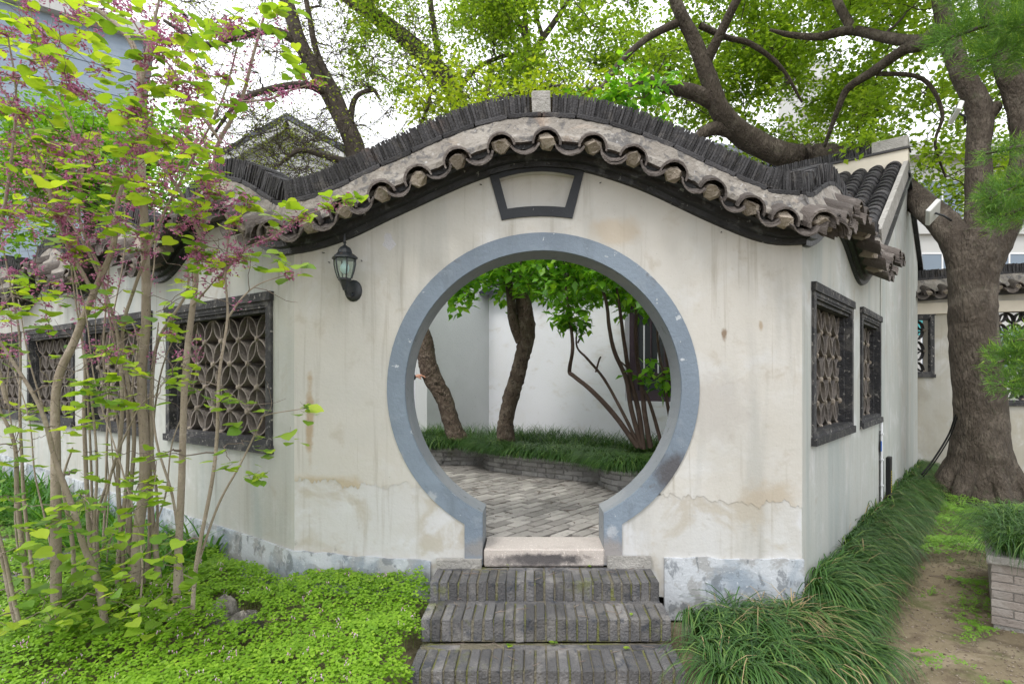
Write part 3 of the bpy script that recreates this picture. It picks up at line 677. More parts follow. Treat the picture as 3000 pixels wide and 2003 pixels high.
# eave course over the courtyard wall
v = MB(); v.box((0, -.02, EZ-.16), (HW, .10, EZ-.02), T); v.build('eave_board', M['sash'], hall)

# return wall of the courtyard, its shade painted as grey, and the pale wall beyond it
gc = hp.at(HW, 0)
gw = Path((gc.x, gc.y), (-.635, -.773), 1.56); gw.n = Vector((.773, -.635, 0))
cw = thing('court_return_wall', 'plain wall panel with its shade painted grey in the courtyard between the two leaning trunks', 'wall', gc)
sheet(gw, [(0, 0), (1.5, 0), (1.5, 3.7), (0, 3.7)], [], 0, .3, M['plaster_shaded'], 'wall_body', cw)
v = MB(); v.box((0, -.34, 3.7), (1.55, .1, 3.8), frame(gw.at(0, 0), gw.u, gw.n, Vector((0, 0, 1)))); v.build('coping', M['tile'], cw)
bw = thing('court_far_wall', 'pale lilac-white wall at the left edge of the view through the moon gate', 'wall', (-3.4, 11.6, .4))
v = MB(); v.box((-6.0, 11.4, 0), (-.9, 11.7, 3.6)); v.build('wall_body', M['plaster_plain'], bw)
v = MB(); v.box((-6.05, 11.3, 3.6), (-.85, 11.8, 3.72)); v.build('coping', M['tile'], bw)

# ------------------------------------------------------------------ far garden wall on the right
YB = 9.75
bp = Path((gp.at(s1-.3, 0).x, YB), (1, 0), 6.0); bx = bp.o.x
def B2(px, py): p = P(px, py, YB); return (p.x-bx, p.z)
cvB = Curve([(0, 3.02), (1.5, 3.14), (6, 3.40)])
gw2 = thing('far_garden_wall', 'dim garden wall with open ring lattice windows behind the big camphor trunk', 'garden wall', (bx+2, YB, 0))
wA = (max(.02, B2(2680, 0)[0]-.35), B2(2736, 0)[0], B2(0, 1097)[1], B2(0, 915)[1]); wB = (B2(2905, 0)[0], B2(3120, 0)[0], B2(0, 1180)[1], B2(0, 892)[1])
hol = [[(w[0], w[2]), (w[0], w[3]), (w[1], w[3]), (w[1], w[2])] for w in (wA, wB)]
sheet(bp, [(-.8, 0), (6, 0), (6, cvB(6)+.1), (-.8, cvB(-.8)+.1)], hol, 0, .28, M['plaster_far'], 'wall_body', gw2)
v = MB(); v.box((-.5, -.01, 2.80), (6, .045, 2.99), frame(bp.at(0, 0), bp.u, bp.n, Vector((0, 0, 1))) @ ry(-.03)); v.build('cream_band', M['farcream'], gw2)
for w in (wA, wB): window(bp, *w, gw2, hx=.13, hz=.18, backing=False, deep=.08, jambs=False, set_=.1, lat=M['tile'])
cap(bp, cvB, -.3, 6, gw2, list(np.arange(.0, 6, .30)), nmax=160, n=20)

# ------------------------------------------------------------------ steps, threshold, courtyard floor
SX = .08
steps = thing('brick_steps', 'mossy grey brick steps climbing to the moon gate', 'steps', (SX, 3.5, 0))
HB = []
for _ in range(8):
    mb = MB(); mb.bev((-.0265, 0, -.136), (.0265, .238, 0), .006, j=.0022); HB.append(mb.mesh('brick', M['brick']))
SB = []
for _ in range(4):
    mb = MB(); mb.bev((-.118, 0, -.05), (.118, .07, 0), .005, j=.002); SB.append(mb.mesh('brick', M['brick']))
mb = MB(); sw = .755
for (z, y0, y1) in ((.378, 3.70, 4.03), (.262, 3.40, 3.72), (.122, 3.08, 3.42)): mb.box((SX-sw+.012, y0+.010, z-.14), (SX+sw-.012, y1, z-.013))
mb.box((SX-sw+.01, 3.12, -.1), (SX+sw-.01, 4.0, .05)); mb.build('mortar_bed', M['moss'], steps)
for (z, y0) in ((.378, 3.70), (.262, 3.40), (.122, 3.08)):
    n = 24
    for i in range(n):
        x = SX-sw+(i+.5)*2*sw/n
        put('brick', HB[random.randrange(8)], steps, Matrix.Translation((x+random.gauss(0, .0015), y0+random.gauss(0, .003), z+random.gauss(0, .0025))) @ rz(random.gauss(0, .008)) @ ry(random.gauss(0, .012)))
    for i in range(6):
        x = SX-sw+(i+.5)*2*sw/6
        put('brick', SB[i % 4], steps, Matrix.Translation((x, y0+.246, z-.012+random.gauss(0, .002))) @ Matrix.Scale(1.035, 4, (1, 0, 0)) @ rz(random.gauss(0, .006)))
th = MB(); th.bev((-.345, 4.0, .378), (.512, 4.315, .502), .012, j=.002)
tag(th.build('threshold_stone', M['stone']), 'pinkish granite threshold block with dark stained front in the moon gate', 'threshold')
v = MB(); v.box((SX-sw, 3.985, .30), (-.36, 4.012, .43), j=.004); v.box((.53, 3.985, .30), (SX+sw, 4.012, .45), j=.004); v.build('cement_skirt', M['cement'], gate)

base = MB(); base.box((-5.2, 4.33, -.05), (4.2, 13, .462))
# keep the slab inside the walls: clip by a polygon instead of a box
poly = [(-1.78, 4.325), (2.02, 4.325), (3.75, 6.45), (3.9, 6.7), (-.9, 10.6), (-1.2, 11.4), (-6.3, 11.4), (-6.3, 7.75)]
mb = MB(); n = len(poly)
mb.add([(x, y, .462) for x, y in poly]+[(x, y, -.1) for x, y in poly], [tuple(range(n))]+[(i, n+i, n+(i+1) % n, (i+1) % n) for i in range(n)])
court = tag(mb.build('courtyard_paving', M['darksoil']), 'courtyard floor of diagonal grey brick pavers', kind='structure')
PV = []
for _ in range(6):
    mb = MB(); mb.bev((-.1125, -.0505, -.05), (.1125, .0505, 0), .005, j=.0022); PV.append(mb.mesh('paver', M['paver']))
cand = []
d1 = Vector((.635, .773, 0)).normalized(); d2 = Vector((-d1.y, d1.x, 0))
for r in range(-60, 60):
    for c in range(-40, 40):
        p = Vector((0, 5.6, 0))+d1*((c+.5*(r % 2))*.243)+d2*(r*.115)
        if p.y < 4.30 or p.y > 9.2: continue
        vis = abs(p.x-.0)/p.y
        px = 1560+F*p.x/p.y
        if not (-1.7-(p.y-4.35)*1.2 < p.x < 1.75+(p.y-4.35)*.7) or p.x+.82*(p.y-6.5) > 3.5: continue
        # inside the planter lobes the floor is not seen
        if p.y > 8.3: continue
        cand.append((p.y+max(0, abs(px-1590)-330)*.02, p, r))
cand.sort(key=lambda q: q[0]); rest = MB()
for k, (_, p, r) in enumerate(cand):
    Tm = Matrix.Translation((p.x, p.y, .494+random.gauss(0, .0022))) @ rz(math.atan2(d1.y, d1.x)+random.gauss(0, .006)) @ rx(random.gauss(0, .008))
    me = PV[k % 6]
    if k < 300: put('paver', me, court, Tm)
    else: rest.add([Tm @ q.co for q in me.vertices], [tuple(f.vertices) for f in me.polygons])
if rest.v: tag(rest.build('pavers_beyond', M['paver'], court), kind='stuff')
# ------------------------------------------------------------------ courtyard planter with scalloped brick front
pl = thing('court_planter', 'low scalloped grey brick planter in the courtyard seen through the gate', 'planter', (0, 7.6, .49))
lobes = [[(-1.72, 8.7), (-1.68, 8.3), (-1.39, 7.98), (-.9, 7.96), (-.70, 7.95)],
         [(-.70, 7.90), (-.62, 7.62), (-.46, 7.40), (-.06, 7.08), (.39, 6.80), (.66, 6.66), (.78, 6.60)],
         [(.76, 6.50), (.80, 6.28), (.93, 6.08), (1.2, 5.98), (1.6, 6.05), (2.1, 6.3), (2.5, 6.8)]]
PB = []
for _ in range(5):
    mb = MB(); mb.bev((-.116, 0, 0), (.116, .10, .052), .005, j=.002); PB.append(mb.mesh('brick', M['pbrick']))
core = MB()
for li, lb in enumerate(lobes):
    c = catmull([(x, y) for x, y in lb], 10); d = np.concatenate([[0], np.cumsum(np.hypot(*np.diff(c, axis=0).T))])
    m = int(d[-1]/.05); q = np.stack([np.interp(np.linspace(0, d[-1], m), d, c[:, k]) for k in (0, 1)], -1)
    tg = norm(np.gradient(q, axis=0)); nn = np.stack([-tg[:, 1], tg[:, 0]], -1)       # into the bed
    vs = [(*(q[i]+nn[i]*.012), z) for i in range(m) for z in (.45, .73)]+[(*(q[i]+nn[i]*.5), .70) for i in range(m)]
    core.add(vs, [(2*i, 2*i+2, 2*i+3, 2*i+1) for i in range(m-1)]+[(2*i+1, 2*i+3, 2*m+i+1, 2*m+i) for i in range(m-1)])
    for r in range(4):
        nb = int(d[-1]/.245)
        for i in range(nb):
            t = (i+.5+(.5 if r % 2 else 0))*.245
            if t > d[-1]-.06: continue
            x, y = np.interp(t, d, c[:, 0]), np.interp(t, d, c[:, 1])
            x2, y2 = np.interp(t+.02, d, c[:, 0])-np.interp(t-.02, d, c[:, 0]), np.interp(t+.02, d, c[:, 1])-np.interp(t-.02, d, c[:, 1])
            put('brick', PB[random.randrange(5)], pl, Matrix.Translation((x, y, .494+r*.061+random.gauss(0, .001))) @ rz(math.atan2(y2, x2)+random.gauss(0, .01)))
core.build('mortar_core', M['cement'], pl)
bed = MB(); pts = [(-1.68, 8.7), (-1.6, 8.3), (-1.35, 8.06), (-.72, 8.05), (-.5, 7.5), (0, 7.15), (.7, 6.7), (.85, 6.3), (1.2, 6.08), (1.7, 6.15), (2.4, 6.8), (2.6, 7.6), (-.3, 10.0), (-1.6, 9.1)]
bed.add([(x, y, .715) for x, y in pts], [tuple(range(len(pts)))]); bed.build('soil_bed', M['darksoil'], pl)

# brick planter at the right edge
pr = thing('brick_planter', 'brown-grey brick planter with stone coping overflowing with grass on the right', 'planter', (3.6, 4.1, 0))
Tp = frame(Vector((3.20, 3.95, 0)), Vector((.79, -.613, 0)).normalized(), Vector((.613, .79, 0)).normalized(), Vector((0, 0, 1)))
mb = MB(); mb.box((.012, .012, -.05), (1.6, 1.3, .40), Tp); mb.build('mortar_core', M['cement'], pr)
BB = []
for _ in range(4):
    mb = MB(); mb.bev((0, 0, 0), (.232, .10, .052), .004, j=.0018); BB.append(mb.mesh('brick', M['pbrown']))
for r in range(7):
    for i in range(-1, 6):
        x = i*.242+(.121 if r % 2 else 0)
        if x < -.001: x = 0; sc = .5
        else: sc = 1
        if r % 2 == 0 and i == -1: continue
        put('brick', BB[(i+r) % 4], pr, Tp @ Matrix.Translation((x, random.gauss(0, .0015), r*.060)) @ Matrix.Scale(sc, 4, (1, 0, 0)))
    for i in range(5):
        put('brick', BB[(i+r) % 4], pr, Tp @ Matrix.Translation((.002, .115+i*.242+(.12 if r % 2 else 0), r*.060)) @ rz(math.pi/2) @ Matrix.Scale(-1, 4, (0, 1, 0)))
mb = MB(); mb.bev((-.03, -.03, .42), (1.6, 1.35, .475), .008, Tp, j=.002); mb.build('coping', M['cement'], pr)

# ------------------------------------------------------------------ lantern on the wall
LP = P(1036, 852, YW); ln = thing('wall_lantern', 'small black six-sided glass wall lantern left of the moon gate', 'lantern', (LP.x, YW, LP.z))
c = Vector((LP.x, YW, LP.z))
mb = MB(); mb.lathe([(.062, 0), (.062, .006), (.05, .014), (.035, .018)], 16, Matrix.Translation(c) @ rx(math.pi/2) @ Matrix.Scale(1.25, 4, (0, 1, 0))); mb.build('backplate', M['iron'], ln, True)
A = c+Vector((-.012, -.155, .0))
su = Soup(); pts = catmull([c+Vector((0, -.01, -.02)), c+Vector((-.002, -.07, -.045)), c+Vector((-.008, -.125, -.035)), A+Vector((0, 0, .01)), A+Vector((0, 0, .045))], 6); su.tube(pts, np.full(len(pts), .011), 8); su.build('arm', M['iron'], ln)
mb = MB(); mb.lathe([(.012, -.02), (.03, .03), (.037, .045), (.046, .05), (.046, .062)], 6, Matrix.Translation(A)); mb.build('lower_cup', M['iron'], ln)
prof = [(.046, .062), (.062, .11), (.071, .155), (.072, .19)]
mb = MB(); mb.lathe(prof, 6, Matrix.Translation(A), close=False); mb.build('glass', M['glass'], ln)
for k in range(6):
    a = k*math.pi/3; su = Soup(); su.tube([A+Vector((r*1.02*math.cos(a), r*1.02*math.sin(a), z)) for r, z in prof], np.full(4, .0055), 5); su.build('glazing_bar', M['iron'], ln)
mb = MB(); mb.lathe([(.071, .188), (.090, .195), (.088, .204), (.070, .220), (.052, .232), (.046, .255), (.036, .27), (.016, .282), (.008, .288), (.008, .30), (.013, .305), (.008, .312), (.009, .325), (.003, .36)], 6, Matrix.Translation(A)); mb.build('cap', M['iron'], ln)
mb = MB(); mb.lathe([(.004, .09), (.012, .095), (.026, .115), (.03, .135), (.024, .152), (.012, .165), (.012, .185)], 10, Matrix.Translation(A)); mb.build('bulb', M['bulb'], ln, True)

# small fixings on the wall
for (px, py) in ((950, 740), (965, 768), (1060, 765), (1411, 540), (1757, 535), (2113, 680), (1970, 600)):
    p = P(px, py, YW-.006); su = Soup(); su.tube([p+Vector((0, .01, 0)), p+Vector((random.uniform(-.012, .012), -.02, random.uniform(-.008, .008)))], [.004, .003], 5)
    nm = su.build('nail', M['mould'], gate)

# conduit and small box on the side wall
cd = thing('conduit_pipe', 'thin white conduit running down the side wall beside the second lattice window', 'pipe', right.at(3.36, .3, .02))
su = Soup(); su.tube([right.at(3.38, z, .022) for z in np.linspace(.1, 1.22, 8)], np.full(8, .016), 8); su.build('pipe', M['whitepvc'], cd)
su = Soup(); su.tube([right.at(3.32, z, .016) for z in np.linspace(.1, 1.10, 8)], np.full(8, .007), 6); su.build('cable', M['blackrub'], cd)
for z in (.45, .75, 1.05):
    mb = MB(); mb.box((3.35, .0, z), (3.41, .042, z+.018), frame(right.at(0, 0), right.u, right.n, Vector((0, 0, 1)))); mb.build('clip', M['whitepvc'], cd)
mb = MB(); mb.bev((3.335, .01, .86), (3.365, .03, .98), .004, frame(right.at(0, 0), right.u, right.n, Vector((0, 0, 1)))); mb.build('blue_sleeve', M['bluepaint'], cd)
bxo = thing('stake_light', 'black stake box with yellow print leaning beside the white conduit', 'box', right.at(3.55, .3, .06))
Tb = frame(right.at(3.48, .42, .05), right.u, right.n, Vector((0, 0, 1)))
mb = MB(); mb.bev((0, 0, -.2), (.14, .05, .36), .008, Tb); mb.build('housing', M['blackrub'], bxo)
mb = MB()
for k in range(9): mb.box((.05, .0505, -.06+k*.03), (.09, .0515, -.043+k*.03), Tb)
mb.build('yellow_print', M['yellow'], bxo)
su = Soup(); pts = catmull([P(2800, 1215, 7.6), P(2778, 1275, 7.75), P(2735, 1345, 7.85), P(2700, 1390, 7.9)], 6); su.tube(pts, np.full(len(pts), .012), 6)
su.tube([p+np.array([.035, .02, -.03]) for p in pts], np.full(len(pts), .009), 6)
tag(su.build('black_cable', M['blackrub']), 'black cable slung from the camphor trunk down to the hedge grass', 'cable', kind='thing')

# ------------------------------------------------------------------ rocks and slab
def rock(c, r, sd, parent=None):
    r_ = np.random.default_rng(sd); mb = MB(); n, m = 14, 9; vs = []
    ph = r_.uniform(0, 6, 6)
    for i in range(m+1):
        t = math.pi*i/m
        for j in range(n):
            a = 2*math.pi*j/n; k = 1+.16*math.sin(2*a+ph[0])*math.sin(t)+.12*math.sin(3*a+ph[1]+2*t)+.10*math.sin(5*t+ph[2]+a)+r_.normal(0, .035)
            vs.append(Vector((r[0]*k*math.sin(t)*math.cos(a), r[1]*k*math.sin(t)*math.sin(a), r[2]*k*math.cos(t)))+Vector(c))
    fs = [(i*n+j, (i+1)*n+j, (i+1)*n+(j+1) % n, i*n+(j+1) % n) for i in range(m) for j in range(n)]
    return mb.add(vs, fs).mesh('garden_rock', M['rock'])
p = P(655, 1815, 3.62); tag(put('garden_rock', rock((p.x, 3.62, .16), (.10, .10, .145), 3)), 'taller pointed grey rock among the clover left of the steps', 'rock', 'rocks in the clover')
p = P(715, 1835, 3.52); tag(put('garden_rock', rock((p.x, 3.52, .15), (.095, .09, .10), 11)), 'rounder brown rock beside the pointed one in the clover', 'rock', 'rocks in the clover')
mb = MB(); Ts = frame(Vector((-4.5, 4.55, .18)), Vector((.93, -.36, 0)).normalized(), Vector((.36, .93, 0)).normalized(), Vector((0, 0, 1)))
mb.bev((-1.4, -.32, 0), (1.05, .33, .14), .02, Ts, j=.006)
tag(mb.build('stone_slab', M['slab']), 'dark slate kerb slab with fallen petals at the left edge', 'stone slab', kind='thing')

# ------------------------------------------------------------------ far buildings
def gridwall(parent, T, w, h, cols, rows, ww, wh, glass, z0=.6):
    for r in range(rows):
        for c_ in range(cols):
            x = (c_+.5)*w/cols; z = z0+(r+.5)*(h-z0)/rows
            f = MB(); t = .06
            for b in ((x-ww/2, x+ww/2, z-wh/2, z-wh/2+t), (x-ww/2, x+ww/2, z+wh/2-t, z+wh/2), (x-ww/2, x-ww/2+t, z-wh/2+t, z+wh/2-t), (x+ww/2-t, x+ww/2, z-wh/2+t, z+wh/2-t), (x-t/2, x+t/2, z-wh/2+t, z+wh/2-t)): f.box((b[0], -.05, b[2]), (b[1], .03, b[3]))
            wn = put('window', f.mesh('window', M['whitepvc']), parent, T)
            g = MB(); g.box((x-ww/2+t, -.045, z-wh/2+t), (x+ww/2-t, .012, z+wh/2-t)); put('pane', g.mesh('pane', glass), wn, T)
b1 = thing('clad_building', 'tall blue-grey clad building rising behind the flowering shrub', 'building', (-15, 15, 0))
Tc = frame(Vector((-19.0, 12.5, 0)), Vector((.80, .60, 0)), Vector((.60, -.80, 0)), Vector((0, 0, 1)))
mb = MB(); mb.box((0, -6, 0), (8.6, 0, 12.2), Tc); mb.build('wall', M['farblue'], b1)
for k in range(29):
    mb = MB(); mb.box((.05, .002, .3+k*.40), (8.55, .05+.012*(k % 2), .3+k*.40+.385), Tc); mb.build('cladding_board', M['farblue'], b1)
mb = MB(); mb.box((-.3, -6.2, 12.2), (8.9, .35, 12.6), Tc); mb.build('cornice', M['farwall'], b1)
b2 = thing('gabled_house', 'white gabled house with grey roof showing beyond the bare tree', 'building', (-7.5, 21, 0))
def gable(b, x0, x1, y0, y1, ze, zr, wm_, rm, ov=.5):
    xm = .5*(x0+x1); mb = MB()
    mb.add([(x0, y0, 0), (x1, y0, 0), (x1, y0, ze), (xm, y0, zr), (x0, y0, ze), (x0, y1, 0), (x1, y1, 0), (x1, y1, ze), (xm, y1, zr), (x0, y1, ze)],
           [(0, 1, 2, 3, 4), (9, 8, 7, 6, 5), (0, 4, 9, 5), (1, 6, 7, 2)]); mb.build('wall', wm_, b)
    mb = MB()
    for sx in (-1, 1):
        xe = x0 if sx < 0 else x1; dx = xe-xm; k = 1+ov/abs(dx)
        A_ = Vector((xm, y0-.5, zr+.02)); B_ = Vector((xm+dx*k, y0-.5, zr+.02-(zr-ze)*k)); up = Vector((0, 0, .22))
        q = [A_, B_, B_+Vector((0, y1-y0+1, 0)), A_+Vector((0, y1-y0+1, 0))]
        mb.add(q+[v+up for v in q], [(0, 1, 2, 3), (7, 6, 5, 4), (0, 4, 5, 1), (1, 5, 6, 2), (2, 6, 7, 3), (3, 7, 4, 0)])
    mb.build('roof', rm, b)
    for sx in (-1, 1):
        xe = x0 if sx < 0 else x1; dx = xe-xm; A_ = Vector((xm, y0-.53, zr-.02)); e = Vector((dx, 0, -(zr-ze))); L_ = e.length*1.12; e.normalize(); n_ = Vector((-e.z, 0, e.x)) if sx > 0 else Vector((e.z, 0, -e.x))
        mb = MB(); mb.box((0, 0, -.28), (L_, .06, -.02), frame(A_, e, Vector((0, 1, 0)), n_)); mb.build('bargeboard', M['farwall'], b)
gable(b2, -11.0, -6.8, 21, 28, 9.9, 11.1, M['farwall'], M['farroof'], .5)
gridwall(b2, frame(Vector((-10.4, 20.98, 7.0)), Vector((1, 0, 0)), Vector((0, -1, 0)), Vector((0, 0, 1))), 3.0, 2.6, 2, 1, .9, 1.3, M['farglass'], z0=.2)
b3 = thing('old_tiled_house', 'old pale house with dark tiled roof half hidden behind the camphor boughs', 'building', (9, 19, 0))
Th = frame(Vector((6.0, 17.0, 0)), Vector((.94, .34, 0)).normalized(), Vector((.34, -.94, 0)).normalized(), Vector((0, 0, 1)))
mb = MB(); mb.box((0, -4, 0), (7.0, 0, 8.0), Th); mb.build('wall', M['farcream'], b3)
mb = MB(); mb.add([Th @ Vector(v) for v in ((-.6, .7, 7.9), (7.5, .7, 7.9), (7.0, -2, 9.6), (-.1, -2, 9.6), (-.6, -4.7, 7.9), (7.5, -4.7, 7.9))], [(0, 1, 2, 3), (3, 2, 5, 4), (0, 3, 4), (1, 5, 2), (0, 4, 5, 1)]); mb.build('roof', M['farroof'], b3)
for k in range(26):
    su = Soup(); x = -.4+k*.3; su.tube([Th @ Vector((x, .7, 7.96)), Th @ Vector((x*.97+.1, -2, 9.66))], [.07, .07], 6); su.build('tile_row', M['farroof'], b3)
b4 = thing('white_office_block', 'white modern block with blue windows beyond the camphor trunk', 'building', (18, 24, 0))
T4 = frame(Vector((14.6, 22.0, 0)), Vector((1, 0, 0)), Vector((0, -1, 0)), Vector((0, 0, 1)))
mb = MB(); mb.box((0, -8, 0), (13.0, 0, 10.2), T4); mb.build('wall', M['farwall'], b4)
mb = MB(); mb.box((-.4, -8.3, 10.2), (13.4, .5, 10.7), T4); mb.build('cornice', M['farwall'], b4)
gridwall(b4, T4, 13.0, 10.0, 5, 3, 1.7, 1.7, M['farglass'], z0=1.5)
for k in range(3):
    mb = MB(); mb.box((.1, .002, 1.6+k*2.85), (12.9, .14, 1.95+k*2.85), T4); mb.build('sill_band', M['farwall'], b4)
mb = MB(); mb.box((.35, .01, 3.4), (1.0, .06, 5.2), T4); mb.build('teal_panel', M['teal'], b4)
b5 = thing('concrete_tower', 'slim concrete stair tower glimpsed through the camphor leaves', 'building', (15, 30, 0))
mb = MB(); mb.box((14.3, 30, 0), (15.9, 33, 18.6)); mb.build('shaft', M['farwall'], b5)
for k in range(5):
    mb = MB(); mb.box((14.2, 29.9, 10.5+k*1.7), (16.0, 30.0, 10.8+k*1.7)); mb.build('floor_band', M['cement'], b5)

# ------------------------------------------------------------------ person behind the gate, hand on the trunk
def person():
    fz = .494; X, Y = -2.005, 8.12
    def v(x, y, z): return (X+x, Y+y, fz+z)
    J = [v(0, 0, .98), v(0, .0, 1.22), v(.0, .02, 1.42), v(.01, .0, 1.50), v(.03, -.02, 1.60), v(.03, -.02, 1.72),
         v(.0, -.19, 1.38), v(.12, -.22, 1.19), v(.36, -.10, 1.245), v(.0, .20, 1.38), v(-.03, .27, 1.12), v(.05, .26, .90),
         v(0, -.10, .93), v(.03, -.12, .50), v(-.02, -.12, .09), v(.13, -.13, .03), v(0, .10, .93), v(.01, .12, .50), v(-.03, .12, .09), v(.12, .13, .03)]
    E = [(0, 1), (1, 2), (2, 3), (3, 4), (4, 5), (2, 6), (6, 7), (7, 8), (2, 9), (9, 10), (10, 11), (0, 12), (12, 13), (13, 14), (14, 15), (0, 16), (16, 17), (17, 18), (18, 19)]
    R = [.14, .13, .13, .06, .085, .085, .075, .058, .056, .075, .055, .045, .09, .065, .045, .04, .09, .065, .045, .04]
    me = bpy.data.meshes.new('person'); me.from_pydata(J, E, [])
    root = thing('person', 'person behind the gate in dark sleeve, only a hand on the leaning trunk showing', 'person', (X, Y, fz))
    o = put('body', me, root); sm = o.modifiers.new('skin', 'SKIN'); o.modifiers.new('sub', 'SUBSURF').levels = 1; o.modifiers['sub'].render_levels = 2
    for i, sv in enumerate(me.skin_vertices[0].data): sv.radius = (R[i], R[i]); sv.use_root = i == 0
    me.materials.append(M['cloth'])
    # right hand: palm and five fingers curling round the trunk, one continuous skinned shape
    h0 = Vector(v(.345, -.105, 1.25)); hj = [h0, h0+Vector((.05, .0, .004)), h0+Vector((.092, .0, .002))]; he = [(0, 1), (1, 2)]; hr = [.030, .036, .034]
    for k, (dy, ln_) in enumerate(((-.030, .062), (-.010, .072), (.010, .068), (.028, .052))):
        b = len(hj); p0 = h0+Vector((.095, dy, .004)); hj += [p0, p0+Vector((ln_*.5, -.004, -.008)), p0+Vector((ln_*.8, -.008, -.032))]; he += [(2, b), (b, b+1), (b+1, b+2)]; hr += [.0105, .0095, .0085]
    b = len(hj); hj += [h0+Vector((.04, -.035, -.012)), h0+Vector((.078, -.05, -.028)), h0+Vector((.10, -.045, -.042))]; he += [(1, b), (b, b+1), (b+1, b+2)]; hr += [.013, .011, .010]
    me2 = bpy.data.meshes.new('hand'); me2.from_pydata([tuple(q) for q in hj], he, []); o2 = put('hand', me2, root)
    o2.modifiers.new('skin', 'SKIN'); o2.modifiers.new('sub', 'SUBSURF').render_levels = 2
    for i, sv in enumerate(me2.skin_vertices[0].data): sv.radius = (hr[i], hr[i]*.72 if i < 3 else hr[i]); sv.use_root = i == 0
    me2.materials.append(M['skin'])
    # head with face and hair
    hc = Vector(v(.04, -.02, 1.66)); mb = MB(); n, m = 16, 12; vs = []
    for i in range(m+1):
        t = math.pi*i/m
        for j in range(n):
            a = 2*math.pi*j/n; x = .098*math.sin(t)*math.cos(a); y = .078*math.sin(t)*math.sin(a); z = .118*math.cos(t)
            if z < 0: x *= 1+.6*z; y *= 1+1.8*z
            f_ = max(0, math.cos(a))
            x += .016*f_**8*math.exp(-((z+.012)/.022)**2)*math.sin(t)-.008*math.exp(-((abs(y)-.03)/.014)**2-((z-.012)/.013)**2)*f_
            vs.append(hc+Vector((x, y, z)))
    mb.add(vs, [(i*n+j, (i+1)*n+j, (i+1)*n+(j+1) % n, i*n+(j+1) % n) for i in range(m) for j in range(n)]); hd = mb.build('head', M['skin'], root, True)
    mb = MB(); vs = []
    for i in range(7):
        t = math.pi*.62*i/6
        for j in range(n):
            a = 2*math.pi*j/n; tt = min(t, 1.0) if math.cos(a) > .3 else t
            vs.append(hc+Vector((-.006+.106*math.sin(tt)*math.cos(a), .087*math.sin(tt)*math.sin(a), .126*math.cos(tt)+.004)))
    mb.add(vs, [(i*n+j, (i+1)*n+j, (i+1)*n+(j+1) % n, i*n+(j+1) % n) for i in range(6) for j in range(n)]); mb.build('hair', M['hair'], hd, True)
person()

# floodlights on the camphor
def flood(c, n_, s, label):
    t = thing('floodlight', label, 'floodlight', c, 'floodlights strapped to the camphor')
    n_ = Vector(n_).normalized(); ex = n_.cross(Vector((0, 0, 1))).normalized(); ez = ex.cross(n_); Tm = frame(Vector(c), ex, n_, ez)
    mb = MB(); mb.bev((-s, -.03, -s*.8), (s, .03, s*.8), .01, Tm @ ry(.6)); mb.build('housing', M['greypaint'], t)
    mb = MB(); mb.box((-s*.85, .031, -s*.65), (s*.85, .034, s*.65), Tm @ ry(.6)); mb.build('lens', M['pane'], t)
    su = Soup(); su.tube([Tm @ Vector((0, -.03, 0)), Tm @ Vector((.05, -.12, .0)), Tm @ Vector((.22, -.18, -.02))], [.015]*3, 6); su.build('bracket', M['iron'], t)
flood(P(2733, 622, 7.6), (-.55, .7, .5), .14, 'pale square floodlight on the low left fork of the camphor')
flood(P(2801, 330, 7.5), (-.75, .3, .35), .12, 'grey floodlight higher up on the upright camphor limb')
# ------------------------------------------------------------------ leaf shapes (local Y = midrib, Z = upper face)
def leaf_quad(w=.32, fold=.10):      # 4 triangles, pointed oval, folded on the midrib
    return np.array([(0, 0, 0), (w, .42, fold), (0, 1, -.04), (-w, .42, fold), (0, .45, 0)]), np.array([(0, 1, 4), (1, 2, 4), (2, 3, 4), (3, 0, 4)])
def leaf_thin(w=.34): return np.array([(0, 0, 0), (w, .5, .05), (0, 1, 0), (-w, .5, .05)]), np.array([(0, 1, 2, 3)])
def leaf_heart():
    o = [(0, .06), (.16, -.06), (.36, -.04), (.50, .16), (.50, .40), (.36, .66), (.16, .86), (0, 1.0)]
    v = [(x, y, .10*abs(x)-.16*(y-.3)**2) for x, y in o]+[(-x, y, .10*abs(x)-.16*(y-.3)**2) for x, y in reversed(o[1:-1])]+[(0, .38, -.02)]
    n = len(v)-1; return np.array(v), np.array([(i, (i+1) % n, n) for i in range(n)])
def leaf_trefoil():
    v = [(0, 0, 0)]; f = []
    for k in range(3):
        a = 2*math.pi*k/3; c, s = math.cos(a), math.sin(a)
        for (x, y, z) in ((.30, .55, .05), (.40, .86, .0), (.20, 1.02, -.06), (0, .86, .02), (-.20, 1.02, -.06), (-.40, .86, 0), (-.30, .55, .05)):
            v.append((x*c-y*s, x*s+y*c, z))
        b = 1+7*k; f += [(0, b, b+3), (b, b+1, b+2), (b, b+2, b+3), (b+3, b+4, b+6), (b+4, b+5, b+6), (0, b+3, b+6)]
    v = np.array(v); return v[:, [0, 1, 2]], np.array(f)
QL, TL, HL, OL = leaf_quad(), leaf_thin(), leaf_heart(), leaf_trefoil()

